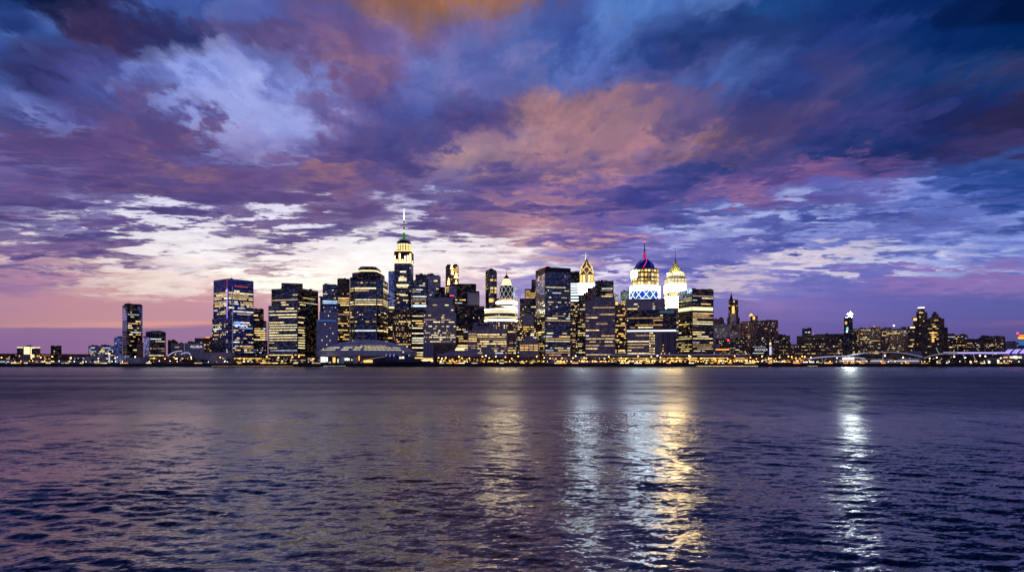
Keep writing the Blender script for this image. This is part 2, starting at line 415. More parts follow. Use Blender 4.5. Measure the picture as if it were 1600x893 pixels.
def foot_face(l, r, Y, depth):
    """rectangle seen square-on: its front spans the rays l..r at distance Y"""
    al, ar = math.atan((l - CX) / F), math.atan((r - CX) / F)
    a = (al + ar) / 2
    c, s = math.cos(a), math.sin(a)
    D = Y / math.cos(a)
    t0, t1 = D * math.tan(al - a), D * math.tan(ar - a)
    q = lambda t, e: (s * (D + e) + c * t, c * (D + e) - s * t)
    return [q(t0, 0), q(t1, 0), q(t1, depth), q(t0, depth)]

def foot_corner(l, c_, r, Y):
    """square plan seen over its near corner c_ (at distance Y), faces running to the rays l and r"""
    a = math.atan((c_ - CX) / F)
    wl, wr = math.tan(a - math.atan((l - CX) / F)), math.tan(math.atan((r - CX) / F) - a)
    al = math.atan2(wr, wl)
    c, s = math.cos(a), math.sin(a)
    D = Y / math.cos(a)
    ca, sa = math.cos(al), math.sin(al)
    tl = wl * D / max(ca - wl * sa, .2 * ca)
    tr = wr * D / max(sa - wr * ca, .2 * sa)
    q = lambda u, v: (s * (D + v) + c * u, c * (D + v) - s * u)
    A, B = (-ca * tl, sa * tl), (sa * tr, ca * tr)
    return [q(*A), q(0, 0), q(*B), q(A[0] + B[0], A[1] + B[1])]

def foot_round(l, r, Y, n, rot=0.):
    """regular n-gon whose outline spans l..r; its centre lies one radius behind Y"""
    cx = (PX(l, Y) + PX(r, Y)) / 2
    R = (PX(r, Y) - PX(l, Y)) / 2
    return [(cx + R * math.cos(2 * math.pi * i / n + rot), Y + R + R * math.sin(2 * math.pi * i / n + rot)) for i in range(n)]

class MB:
    """collects polygons with metre UVs, links them as one mesh"""
    def __init__(s):
        s.v, s.f, s.uv, s.mi = [], [], [], []
    def poly(s, pts, uvs=None, mi=0):
        i = len(s.v)
        s.v += [tuple(p) for p in pts]
        s.f.append(tuple(range(i, i + len(pts))))
        s.uv.append(uvs or [(0, 0)] * len(pts))
        s.mi.append(mi)
    def prism(s, foot, z0, z1, top=None, roof=1, uoff=0., bottom=True):
        top = top or foot
        n = len(foot)
        u = uoff
        for i in range(n):
            a, b = foot[i], foot[(i + 1) % n]
            c, d = top[(i + 1) % n], top[i]
            w = math.hypot(b[0] - a[0], b[1] - a[1])
            s.poly([(*a, z0), (*b, z0), (*c, z1), (*d, z1)], [(u, z0), (u + w, z0), (u + w, z1), (u, z1)])
            u += math.ceil(w / 6) * 6
        s.poly([(*p, z1) for p in top], None, roof)
        if bottom:
            s.poly([(*p, z0) for p in reversed(foot)], None, roof)
    def box(s, x0, x1, y0, y1, z0, z1, roof=0):
        s.prism([(x0, y0), (x1, y0), (x1, y1), (x0, y1)], z0, z1, None, roof)
    def bar(s, a, b, r, n=4):
        a, b = Vector(a), Vector(b)
        d = (b - a).normalized()
        e = d.cross(Vector((0, 0, 1)) if abs(d.z) < .95 else Vector((1, 0, 0))).normalized()
        g = e.cross(d)
        ring = lambda p, rr: [p + (e * math.cos(2 * math.pi * (i + .5) / n) + g * math.sin(2 * math.pi * (i + .5) / n)) * rr for i in range(n)]
        r0, r1 = r if isinstance(r, tuple) else (r, r)
        A, B = ring(a, r0), ring(b, r1)
        for i in range(n):
            j = (i + 1) % n
            s.poly([A[j], A[i], B[i], B[j]])
        s.poly(A)
        s.poly(B[::-1])
    def lathe(s, cx, cy, prof, n=24, mi=0):
        for k in range(len(prof) - 1):
            (r0, z0), (r1, z1) = prof[k], prof[k + 1]
            for i in range(n):
                t0, t1 = 2 * math.pi * i / n, 2 * math.pi * (i + 1) / n
                p = [(cx + r0 * math.cos(t0), cy + r0 * math.sin(t0), z0), (cx + r0 * math.cos(t1), cy + r0 * math.sin(t1), z0),
                     (cx + r1 * math.cos(t1), cy + r1 * math.sin(t1), z1), (cx + r1 * math.cos(t0), cy + r1 * math.sin(t0), z1)]
                if r0 < 1e-4:
                    p = p[1:]
                elif r1 < 1e-4:
                    p = p[:3]
                rr = max(r0, r1)
                s.poly(p, [(t0 * rr, z0), (t1 * rr, z0), (t1 * rr, z1), (t0 * rr, z1)][:len(p)], mi)
    def build(s, name, mats, parent=None, base=(0, 0, 0), smooth=False):
        me = bpy.data.meshes.new(name)
        me.from_pydata([(v[0] - base[0], v[1] - base[1], v[2] - base[2]) for v in s.v], [], s.f)
        uv = me.uv_layers.new(name='UVMap')
        flat = [c for p in s.uv for q in p for c in q]
        uv.data.foreach_set('uv', flat)
        for m in (mats if isinstance(mats, (list, tuple)) else [mats]):
            me.materials.append(m)
        nm = len(me.materials)
        me.polygons.foreach_set('material_index', [min(i, nm - 1) for i in s.mi])
        if smooth:
            me.polygons.foreach_set('use_smooth', [True] * len(me.polygons))
        return link(name, me, parent)

# ---- materials of the city
M = {}
def plain(name, c, rough=.7, metal=0., spot=.25, scale=.15):
    m, k, o = mat(name)
    g = k.n('ShaderNodeNewGeometry')
    n = k.noise(X(k, g.outputs['Position']), scale, 5, .6)
    col = k.vm('SCALE', k.comb(*c), k.lin(n, .25, .75, 1 - spot, 1 + spot))
    princ(k, o, col, rough, metal, .4)
    M[name] = m

def facade(name, glass, span, fh=4.0, cw=3.0, sp=.36, mull=.14, metal=1.0, rough=.10, srough=.65, smetal=0., ribs=0., glow=.08):
    m, k, o = mat(name)
    uvn = k.n('ShaderNodeUVMap', uv_map='UVMap')
    u, v, _ = k.sep(X(k, uvn.outputs[0]))
    fv, fu = v / fh, u / cw
    frv, fru = k.m('FRACT', fv), k.m('FRACT', fu)
    isp = k.m('MAXIMUM', k.m('LESS_THAN', frv, sp), k.m('LESS_THAN', fru, mull))
    cell = k.white(k.comb(k.m('FLOOR', fu), k.m('FLOOR', fv), 1.7))
    big = k.noise(k.comb(u * .02, v * .02, 0.0), 1, 3, .5)
    gc = k.vm('SCALE', k.comb(*glass), k.lin(cell, 0, 1, .55, 1.45) * k.lin(big, .3, .7, .7, 1.3))
    dirt = k.noise(k.comb(u * .25, v * .04, 0.0), 1, 4, .6)
    sc = k.vm('SCALE', k.comb(*span), k.lin(dirt, .3, .7, .8, 1.15))
    if ribs:
        sc = k.vm('SCALE', sc, k.lin(k.m('FRACT', u / ribs), 0, 1, .55, 1.3))
    base = k.mix(isp, gc, sc)
    c2 = k.white(k.comb(k.m('FLOOR', fu), k.m('FLOOR', fv), 5.1), col=True)
    g = k.n('ShaderNodeNewGeometry')
    jit = k.vm('SCALE', k.vm('SUBTRACT', c2, (.5, .5, .5)), (1.0 - isp) * .13)
    N = k.vm('NORMALIZE', k.vm('ADD', X(k, g.outputs['Normal']), jit))
    bs = princ(k, o, base, k.lin(isp, 0, 1, rough, srough), k.lin(isp, 0, 1, metal, smetal), .4, N)
    if glow and sp < .9 and fh < 20:                    # rooms with only a far lamp left on
        c3 = k.white(k.comb(k.m('FLOOR', fu / 2.0), k.m('FLOOR', fv), 9.3))
        c4 = k.white(k.comb(k.m('FLOOR', fu), k.m('FLOOR', fv), 3.9))
        bs.inputs['Emission Color'].default_value = (1, .62, .28, 1)
        k.put(bs.inputs['Emission Strength'], (1.0 - isp) * k.m('GREATER_THAN', c3, .62) * c4 * glow)
        m.cycles.emission_sampling = 'NONE'
    M[name] = m

def lamp(name, c, st, vary=.0, noise=0., sampling='NONE'):
    m, k, o = mat(name)
    e = k.n('ShaderNodeEmission')
    s = st
    if vary:
        oi = k.n('ShaderNodeObjectInfo')
        g = k.n('ShaderNodeNewGeometry')
        P = X(k, g.outputs['Position'])
        s = k.lin(X(k, oi.outputs['Random']), 0, 1, st * (1 - vary), st * (1 + vary))
        x, y, z = k.sep(P)
        c1 = k.white(k.comb(k.m('FLOOR', (x + y * .7) / 2.6), k.m('FLOOR', z / 3.7), 2.3))
        s = s * k.lin(c1, 0, 1, 1 - noise, 1 + noise * .7)
    e.inputs['Color'].default_value = (*c, 1)
    k.put(e.inputs['Strength'], s)
    k.t.links.new(e.outputs[0], o.inputs[0])
    m.cycles.emission_sampling = sampling
    M[name] = m

facade('navy_glass', (.055, .085, .15), (.012, .016, .03), 4.0, 3.0)
facade('dark_glass', (.028, .036, .06), (.010, .011, .016), 4.0, 3.0)
facade('black_glass', (.016, .018, .028), (.006, .006, .009), 4.2, 3.0)
facade('cobalt_glass', (.05, .075, .26), (.02, .028, .13), 3.9, 3.2, .3, .3)
facade('blue_glass', (.14, .26, .48), (.03, .045, .08), 4.0, 3.0, .22, .08)
facade('pale_glass', (.50, .62, .85), (.14, .17, .25), 4.0, 3.0, .2, .07)
facade('steel_glass', (.15, .18, .26), (.12, .13, .17), 4.0, 3.0, .4, .2)
facade('mauve_stone', (.03, .03, .05), (.46, .39, .38), 3.8, 3.4, .55, .5, .8, .15)
facade('mauve_panel', (.16, .15, .22), (.30, .28, .36), 4.0, 4.0, .7, .7, .6, .3)
facade('grey_rib', (.035, .035, .05), (.42, .35, .34), 5.6, 2.8, .5, .15, .8, .15)
facade('louver', (.03, .03, .04), (.42, .42, .48), 60, 3.6, .0, .5, .5, .3)
facade('fin_stone', (.02, .02, .03), (.28, .21, .22), 70, 5.2, .0, .45, .6, .3)
facade('brown_brick', (.02, .018, .022), (.30, .16, .11), 3.5, 3.2, .5, .45, .6, .2)
facade('dark_brick', (.016, .014, .018), (.13, .075, .06), 3.4, 3.0, .5, .45, .6, .2)
facade('grey_stone', (.02, .02, .03), (.40, .34, .33), 3.8, 3.2, .5, .45, .7, .2)
facade('cream_stone', (.03, .03, .03), (.42, .36, .26), 3.8, 3.2, .5, .45, .7, .2)
facade('olive_stone', (.02, .025, .02), (.10, .11, .085), 3.8, 3.2, .5, .45, .7, .2)
plain('roof_grey', (.05, .05, .06))
plain('roof_dark', (.018, .018, .022))
plain('concrete', (.46, .42, .42))
plain('white_paint', (.72, .72, .76), .45, 0, .08)
plain('metal_dark', (.05, .05, .06), .4, .6)
plain('copper_green', (.09, .16, .08), .55, .1)
plain('olive_roof', (.30, .28, .10), .5, 0)
plain('gold_metal', (.45, .29, .08), .35, .8)
plain('dome_metal', (.52, .46, .50), .5, .1, .2, .05)
plain('stone_wall', (.035, .034, .036), .9, 0, .35, .4)
plain('hull_navy', (.010, .012, .022), .35)
plain('bark', (.05, .035, .025), .9)
plain('leaf', (.035, .05, .022), .8, 0, .5, .8)
lamp('win_warm', (1, .74, .31), 1.15, .5, .55)
lamp('win_gold', (1, .60, .17), 1.08, .5, .5)
lamp('win_pale', (1, .84, .48), 1.25, .5, .45)
lamp('win_cool', (.80, .90, 1), 1.0, .5, .4)
lamp('win_dim', (1, .62, .30), .55, .6, .5)
lamp('win_blue', (.25, .45, 1), 1.6, .5, .4)
lamp('win_green', (.05, .9, .45), 1.4, .3, .2)
lamp('lit_white', (1, .97, .90), 1.4)
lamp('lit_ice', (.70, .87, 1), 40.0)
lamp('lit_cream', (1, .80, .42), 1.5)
lamp('lit_gold', (1, .55, .14), 1.5)
lamp('lit_orange', (1, .36, .06), 1.6)
lamp('lit_violet', (.34, .24, 1), 1.6)
lamp('lit_lilac', (.72, .68, 1), .95)
lamp('lit_red', (1, .05, .05), 3.0)
lamp('lit_blue', (.03, .10, .8), .7)
lamp('lit_azure', (.06, .22, .70), .6)
lamp('sign_white', (.85, .85, 1), 1.0)
lamp('sign_red', (1, .12, .06), .9)
lamp('lamp_glare', (.86, 1, .94), 480.0, sampling='AUTO')
lamp('bulb_orange', (1, .42, .08), 10.0, sampling='AUTO')
lamp('bulb_white', (1, .90, .70), 9.0, sampling='AUTO')
lamp('bulb_red', (1, .03, .03), 6.0)

lamp('fin_pink', (1, .10, .22), .42)
lamp('fin_mauve', (.42, .36, .62), .35)
plain('cobalt_trim', (.02, .03, .14), .4, .3)
plain('grey_panel', (.34, .33, .38), .6, .1, .1)
plain('white_panel', (.7, .7, .72), .5, 0, .08)
plain('gold_stone', (.30, .20, .08), .5, .3)
plain('fin_metal', (.20, .17, .21), .5, .3)
plain('dark_band', (.004, .004, .006), .4, .2)
plain('dome_blue', (.05, .05, .30), .3, .4)
lamp('lit_emerald', (.05, .35, .06), .55)
lamp('white_lit', (.9, .88, .8), .9)
lamp('spire_white', (1, .98, 1), 1.4)
lamp('lit_icedim', (.74, .88, 1), 1.7)
lamp('lat_white', (.85, .88, 1), .8)
lamp('lit_azuredim', (.12, .30, .55), .28)
lamp('lit_lilac2', (.86, .86, 1), 1.8)
lamp('stone_glow', (1, .70, .30), 46.0)
lamp('stone_glow2', (1, .93, .75), 2.2)
lamp('lit_belt', (1, .78, .42), 1.6)
lamp('lit_magenta', (1, .06, .5), 1.3)
lamp('lit_redorange', (1, .14, .03), 2.2)

lamp('win_dome', (.95, .85, .5), .75, .2, .25)
lamp('arc_white', (.85, .82, 1), .35)
lamp('edge_lilac', (.55, .5, 1), .30)
lamp('edge_lilac2', (.7, .66, 1), .38)
lamp('edge_white', (.9, .85, .95), .75)
lamp('mast_glow', (1, .9, .85), .6)
plain('hull_gloss', (.03, .035, .07), .15, .4, .1)
plain('violet_glass', (.07, .06, .30), .2, .4, .1)
plain('rail_grey', (.30, .31, .40), .5, .2)
plain('mauve_roof', (.27, .23, .27), .7)
facade('roof_block', (.02, .02, .025), (.02, .02, .025))
lamp('crown_white', (.80, .91, 1), 5.0)
lamp('ring_glow', (1, .78, .40), 22.0)
lamp('ornament_gold', (1, .45, .08), 13.0)
lamp('lat_bright', (.85, .93, 1), 3.2)
lamp('flood_cream', (1, .78, .40), 30.0, sampling='AUTO')
lamp('flame_gold', (1, .55, .16), 12.0)
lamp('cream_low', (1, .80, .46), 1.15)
lamp('crown_glow', (1, .68, .26), 1.5)
lamp('red_low', (.75, .03, .07), .7)
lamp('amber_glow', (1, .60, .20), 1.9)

# ---- unit lit window, one mesh per kind of light
WIN = {}
def unit_window(kind):
    if kind not in WIN:
        b = MB()
        b.prism([(0, -.5), (1, -.5), (1, .5), (0, .5)], 0, 1, None, 0)
        o = b.build('lit_window', M[kind])  # pane for windows and for strips that glow in place of floodlight
        WIN[kind] = o.data
        bpy.data.objects.remove(o)
    return WIN[kind]

class B:
    """a building: an Empty at its base that parents its parts"""
    def __init__(s, name, label, cat, px, Y, group=None, z=GZ):
        s.base = (PX(px, Y), Y, z)
        s.o = bpy.data.objects.new(name, None)
        COL.objects.link(s.o)
        s.o.location = s.base
        tag(s.o, label, cat, group)
        s.Y, s.wins, s.tops = Y, [], []
        s.name = name
    def put(s, mb, part, mats, smooth=False, label=None, parent=None):
        ob = mb.build(part, mats, parent or s.o, s.base, smooth)
        if label:
            ob['label'] = label
        return ob
    def sec(s, foot, ytop, ybot, m, part='tower_body', roof='roof_dark', top=None, Y=None, label=None, parapet=True):
        Y = Y or s.Y
        z0 = s.base[2] if ybot is None else PZ(ybot, Y)
        z1 = PZ(ytop, Y)
        mb = MB()
        mb.prism(foot, z0, z1, top)
        s.put(mb, part, [M[m], M[roof]], label=label)
        d = dict(foot=foot, z0=z0, z1=z1, Y=Y)
        if part in ('tower_body', 'front_wing', 'side_wing', 'setback', 'lower_wing'):
            s.tops.append(d)
        return d
    def face(s, l, r, ytop, ybot, m, depth=45, Y=None, **kw):
        Y = Y or s.Y
        return s.sec(foot_face(l, r, Y, depth), ytop, ybot, m, Y=Y, **kw)
    def corner(s, l, c, r, ytop, ybot, m, Y=None, **kw):
        Y = Y or s.Y
        return s.sec(foot_corner(l, c, r, Y), ytop, ybot, m, Y=Y, **kw)
    def round(s, l, r, ytop, ybot, m, n=28, rot=0., Y=None, l2=None, r2=None, **kw):
        Y = Y or s.Y
        top = None
        if l2 is not None:
            R0 = (PX(r, Y) - PX(l, Y)) / 2
            R1 = (PX(r2, Y) - PX(l2, Y)) / 2
            top = [(x, y + R0 - R1) for x, y in foot_round(l2, r2, Y, n, rot)]
        return s.sec(foot_round(l, r, Y, n, rot), ytop, ybot, m, Y=Y, top=top, **kw)
    # lit windows on the faces turned to the river
    def edges(s, sec):
        ft = sec['foot']
        out = []
        for i in range(len(ft)):
            a, b = ft[i], ft[(i + 1) % len(ft)]
            w = math.hypot(b[0] - a[0], b[1] - a[1])
            nx, ny = (b[1] - a[1]) / w, -(b[0] - a[0]) / w
            mx, my = (a[0] + b[0]) / 2, (a[1] + b[1]) / 2
            vis = -(nx * mx + ny * my) / math.hypot(mx, my)
            if vis > .12:
                out.append((a, b, w, nx, ny, vis))
        return out
    def strip(s, sec, e, u0, u1, z0, z1, kind):
        a, b, w, nx, ny, vis = e
        s.wins.append((a, b, w, nx, ny, u0, u1, z0, z1, kind, (u1 - u0) * (z1 - z0) * vis))
    def lit(s, sec, y0=None, y1=None, fh=7.0, hr=.5, cw=4.0, p=.5, run=5, pal=('win_warm',), seed=None, faces=None, floors=None, margin=1.5, u0=0., u1=1., gp=.14):
        r = random.Random(seed if seed is not None else rnd.random())
        fh, cw, hr = fh * .87, cw * .78, hr * .94
        Y = sec['Y']
        zt = PZ(y0, Y) if y0 is not None else sec['z1'] - 4
        zb = PZ(y1, Y) if y1 is not None else sec['z0'] + 2
        nf = int((zt - zb) / fh)
        for fl in range(nf):
            z = zb + fl * fh + fh * (1 - hr) * .5
            pf = p * r.choice((.25, .6, 1.0, 1.2, 1.5)) if floors is None else floors
            for ei, e in enumerate(s.edges(sec)):
                if faces is not None and ei not in faces:
                    continue
                w = e[2]
                a0, a1 = margin + u0 * (w - 2 * margin), margin + u1 * (w - 2 * margin)
                nc = max(1, int((a1 - a0) / cw))
                c = (a1 - a0) / nc
                on = r.random() < pf
                st = None
                for q in range(nc + 1):
                    if q == nc:
                        nw = False
                    elif q and r.random() > 1 / run:
                        nw = on
                    else:
                        nw = r.random() < pf
                    if nw and st is None:
                        st = q
                    if not nw and st is not None:
                        s.strip(sec, e, a0 + st * c + gp * c, a0 + q * c - gp * c, z, z + fh * hr, r.choice(pal))
                        st = None
                    on = nw
        return s
    def band(s, sec, y0, y1, kind, faces=None, u0=0., u1=1., part='lit_band'):
        """one continuous lit storey or light line"""
        Y = sec['Y']
        for ei, e in enumerate(s.edges(sec)):
            if faces is None or ei in faces:
                a, b, w, nx, ny, vis = e
                mb = MB()
                ax, ay = (b[0] - a[0]) / w, (b[1] - a[1]) / w
                p = [(a[0] + ax * t + nx * o, a[1] + ay * t + ny * o) for t, o in ((u0 * w + .3, .5), (u1 * w - .3, .5), (u1 * w - .3, -.2), (u0 * w + .3, -.2))]
                mb.prism(p, PZ(y1, Y), PZ(y0, Y), None, 0)
                s.put(mb, part, [M[kind]])
    def fins(s, sec, m, n, r=.5, y0=None, y1=None, faces=None, part='mullion_frame'):
        mb = MB()
        z0 = sec['z0'] if y1 is None else PZ(y1, sec['Y'])
        z1 = sec['z1'] - .2 if y0 is None else PZ(y0, sec['Y'])
        for ei, (a, b, w, nx, ny, vis) in enumerate(s.edges(sec)):
            if faces is None or ei in faces:
                for i in range(n + 1):
                    t = i / n * .996 + .002
                    x, y = a[0] + (b[0] - a[0]) * t + nx * r * .5, a[1] + (b[1] - a[1]) * t + ny * r * .5
                    mb.box(x - r, x + r, y - r, y + r, z0 + .1, z1)
        s.put(mb, part, [M[m]])
    def spire(s, px, ytop, ybot, r0, r1, m, Y=None, part='mast', n=6):
        Y = Y or s.Y
        mb = MB()
        mb.bar((PX(px, Y), Y + 18, PZ(ybot, Y)), (PX(px, Y), Y + 18, PZ(ytop, Y)), (r0, r1), n)
        s.put(mb, part, [M[m]])
    def turned(s, px, prof, m, n=24, Y=None, dy=18, part='crown', smooth=False, rot=0):
        """a turned shape: prof = [(half width px, py)] from the bottom up"""
        Y = Y or s.Y
        mb = MB()
        mb.lathe(PX(px, Y), Y + dy, [(max(r, 0) / F * Y, PZ(py, Y)) for r, py in prof], n)
        return s.put(mb, part, [M[m]], smooth)
    def plant(s, l, r, ytop, ybot, m='roof_dark', Y=None, depth=18, back=8, part='roof_house'):
        Y = Y or s.Y
        mb = MB()
        mb.prism(foot_face(l, r, Y + back, depth), PZ(ybot, Y) - 1, PZ(ytop, Y), None, 0)
        s.put(mb, part, [M[m]])
    def clutter(s, sec, n=4, seed=1):
        """roof gear: a parapet coping and small tanks, fans and rods"""
        r = random.Random(seed)
        ft, z = sec['foot'], sec['z1']
        cx, cy = sum(p[0] for p in ft) / len(ft), sum(p[1] for p in ft) / len(ft)
        for i in range(n):
            t = r.uniform(.15, .7)
            p = r.choice(ft)
            x, y = cx + (p[0] - cx) * t, cy + (p[1] - cy) * t
            w, h = r.uniform(1.5, 5), r.uniform(1.2, 4.5)
            mb = MB()
            mb.box(x - w, x + w, y - 3, y + 3, z - .3, z + h)
            if i == 0:
                mb.bar((x, y, z + h - .2), (x, y, z + h + r.uniform(4, 9)), (.25, .12))
            s.put(mb, 'roof_plant', [M['roof_dark']])
    def sign(s, sec, edge, text, u, ytop, h, kind, sx=1.0):
        e = s.edges(sec)[edge]
        a, b, w, nx, ny, vis = e
        ax, ay = (b[0] - a[0]) / w, (b[1] - a[1]) / w
        Y = sec['Y']
        cu = bpy.data.curves.new('sign_lettering', 'FONT')
        cu.fill_mode = 'BOTH'
        cu.body, cu.size, cu.extrude = text, h * 1.35, .25
        cu.materials.append(M[kind])
        o = bpy.data.objects.new('sign_lettering', cu)
        COL.objects.link(o)
        me = bpy.data.meshes.new_from_object(o.evaluated_get(bpy.context.evaluated_depsgraph_get()))
        bpy.data.objects.remove(o)
        o = link('sign_lettering', me, s.o, M[kind])
        o.location = (a[0] + ax * u * w + nx * .6 - s.base[0], a[1] + ay * u * w + ny * .6 - s.base[1], PZ(ytop, Y) - h - s.base[2])
        o.rotation_euler = (math.radians(90), 0, math.atan2(ay, ax))
        o.scale = (sx, 1, 1)
        return o
    def done(s, most=100):
        for i, d in enumerate(s.tops):
            if d['z1'] < 330:
                s.clutter(d, 3, int(d['z1'] * 7) + i)
        ws = sorted(s.wins, key=lambda w: -w[-1])
        for a, b, w, nx, ny, u0, u1, z0, z1, kind, _ in ws[:most]:
            o = bpy.data.objects.new('lit_window', unit_window(kind))  # windows, and strips that glow in place of floodlight on stone
            COL.objects.link(o)
            o.parent = s.o
            ax, ay = (b[0] - a[0]) / w, (b[1] - a[1]) / w
            o.location = (a[0] + ax * u0 + nx * .05 - s.base[0], a[1] + ay * u0 + ny * .05 - s.base[1], z0 - s.base[2])
            o.rotation_euler = (0, 0, math.atan2(ay, ax))
            o.scale = (u1 - u0, .5, z1 - z0)
        if ws[most:]:
            mb = MB()
            kinds = sorted({w[9] for w in ws[most:]})
            for a, b, w, nx, ny, u0, u1, z0, z1, kind, _ in ws[most:]:
                ax, ay = (b[0] - a[0]) / w, (b[1] - a[1]) / w
                p = [(a[0] + ax * t + nx * q, a[1] + ay * t + ny * q) for t, q in ((u0, .3), (u1, .3), (u1, -.2), (u0, -.2))]
                i = len(mb.f)
                mb.prism(p, z0, z1, None, 0)
                for j in range(i, len(mb.f)):
                    mb.mi[j] = kinds.index(kind)
            o = s.put(mb, 'lit_window', [M[q] for q in kinds])
            o['kind'] = 'stuff'
WARM = ('win_warm', 'win_warm', 'win_pale', 'win_gold', 'win_dim', 'win_dim', 'win_pale', 'win_cool', 'win_warm')
PALE = ('win_pale', 'win_warm', 'win_pale', 'win_warm', 'win_dim')
GOLD = ('win_gold', 'win_warm', 'win_gold', 'win_dim')
DOTS = ('win_warm', 'win_dim', 'win_gold', 'win_dim', 'win_cool', 'win_dim', 'win_pale')
MIX = ('win_warm', 'win_pale', 'win_cool', 'win_dim', 'win_gold')

# ================= far bank, west of the towers
b = B('floodlit_hall', 'low cream hall with a small gable, bathed in yellow light', 'hall', 44, 1750)
s = b.face(26, 63, 542, None, 'cream_stone', 30, part='wall', roof='roof_grey')
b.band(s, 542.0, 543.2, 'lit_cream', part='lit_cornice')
b.strip(s, b.edges(s)[0], 15.5, 36.5, PZ(558, 1750), PZ(543.2, 1750), 'lit_cream')  # glowing sheet stands in for floodlight on the wall
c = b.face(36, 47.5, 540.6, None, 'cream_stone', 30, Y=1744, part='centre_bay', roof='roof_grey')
b.band(c, 541.4, 553, 'lit_cream', u0=.08, u1=.92, part='lit_panel')  # the bay's floodlight, put in as a glowing surface
mb = MB()
x0, x1, xm, Y = PX(38, 1744), PX(46.5, 1744), PX(42.2, 1744), 1746
mb.prism([(x0, Y), (x1, Y), (x1, Y + 12), (x0, Y + 12)], PZ(540.6, Y), PZ(538.6, Y), [(xm - .2, Y), (xm + .2, Y), (xm + .2, Y + 12), (xm - .2, Y + 12)])
b.put(mb, 'gable', M['cream_stone'])
e = b.edges(s)[0]
w = e[2]
for u0, u1 in ((.03, .24), (.62, .92)):
    mb = MB()
    a, q = e[0], e[1]
    f = lambda t, o: (a[0] + (q[0] - a[0]) * t + e[3] * o, a[1] + (q[1] - a[1]) * t + e[4] * o)
    mb.prism([f(u0, .9), f(u1, .9), f(u1, 0), f(u0, 0)], PZ(553.5, 1750), PZ(544, 1750), None, 0)
    b.put(mb, 'dark_window', M['dark_glass'])
for px in (30, 52, 58, 61):
    b.strip(s, e, w * (px - 26) / 37 - 1, w * (px - 26) / 37 + 1, PZ(557, 1750), PZ(554.6, 1750), 'lit_orange')
b.done()

b = B('office_block', 'plain black windowless block beside the yellow floodlit hall', 'office block', 87, 1700)
s = b.face(79, 96, 541, None, 'black_glass', 34)
b.plant(81, 95, 540.4, 541.5)
b.lit(s, 546, 562, 7, .4, 5, .08, 1, ('win_cool', 'win_dim'), 3)
b.done()

b = B('hospital_block', 'low slate block speckled with white windows beside the blue glass annex', 'office block', 158, 1800)
s = b.face(138, 178, 540, None, 'steel_glass', 30)
b.lit(s, 541, 556, 5.6, .42, 4, .42, 1.6, ('win_cool', 'win_pale', 'win_cool', 'win_warm'), 8)
b.plant(143, 152, 539, 540.5)
b.clutter(s, 4, 2)
b.done()

b = B('glass_annex', 'small blue glass annex at the foot of the faceted black tower', 'office block', 184, 1800)
s = b.face(178, 190.5, 527, None, 'blue_glass', 30)
b.lit(s, 530, 556, 6, .4, 5, .05, 2, ('win_dim',), 4)
b.plant(180, 188, 526.3, 527.5)
b.done()

b = B('faceted_tower', 'isolated black glass tower with slanting sky blue facets on its edges', 'skyscraper', 207, 1740)
s = b.corner(191, 198.5, 222.5, 475.5, None, 'black_glass')
b.plant(194, 221, 474, 477, back=10, depth=26)
Y = 1740
es = b.edges(s)
def facet(e, pts, part, m):
    a, q, w, nx, ny, vis = e
    mb = MB()
    p = [(a[0] + (q[0] - a[0]) * u + nx * .35, a[1] + (q[1] - a[1]) * u + ny * .35, PZ(py, Y)) for u, py in pts]
    k = [(x - nx * .5, y - ny * .5, z) for x, y, z in p]
    mb.poly(p, [(u * w, -py) for u, py in pts])
    n = len(p)
    for i in range(n):
        j = (i + 1) % n
        mb.poly([p[j], p[i], k[i], k[j]])
    b.put(mb, part, M[m])
facet(es[0], [(.02, 502), (.98, 499), (.98, 492), (.6, 481), (.02, 480.5)], 'facet_panel', 'pale_glass')
facet(es[0], [(.02, 517), (.98, 516), (.98, 500), (.02, 503)], 'facet_panel', 'blue_glass')
facet(es[0], [(.02, 553), (.9, 553), (.9, 518), (.02, 518)], 'facet_panel', 'navy_glass')
facet(es[-1], [(.82, 490), (.98, 494), (.98, 476.5), (.66, 476.5), (.7, 482)], 'facet_panel', 'blue_glass')
facet(es[-1], [(.9, 526), (.985, 526), (.985, 496), (.88, 493)], 'facet_panel', 'blue_glass')
b.lit(s, 485, 555, 6.5, .45, 3.6, .26, 3, WARM, 12, faces=(1,))
b.done()

b = B('brick_block', 'squat brown block between the faceted tower and the pale blue slab', 'office block', 218, 1690)
s = b.face(213.5, 224, 537, None, 'brown_brick', 25)
b.done()
b = B('glass_slab', 'narrow pale blue glass slab just past the squat brown block', 'office block', 229, 1720)
s = b.face(225.5, 233, 526.5, None, 'pale_glass', 25)
b.done()

b = B('office_block', 'dark office block with broken rows of lit windows near the narrow pale slab', 'office block', 243, 1760)
s = b.face(227.5, 259, 518, None, 'dark_glass', 40)
b.plant(231, 256, 517.3, 518.5)
b.clutter(s, 5, 4)
b.lit(s, 520, 557, 7, .42, 3.6, .34, 4, WARM, 5)
b.done()

b = B('office_block', 'small dark stepped block with one lit strip behind the white arched footbridge', 'office block', 276, 1800)
s = b.face(262, 276, 532, None, 'dark_brick', 30)
t = b.face(267, 287.5, 536, None, 'grey_stone', 30, Y=1780)
b.lit(t, 540, 543, 4, .7, 10, 1, 9, ('win_warm',), 1, floors=1, u0=.2, u1=.7)
b.lit(t, 544, 558, 6, .4, 4, .12, 1.5, WARM, 2)
b.lit(s, 534, 540, 6, .4, 4, .2, 1.5, WARM, 3)
b.done()

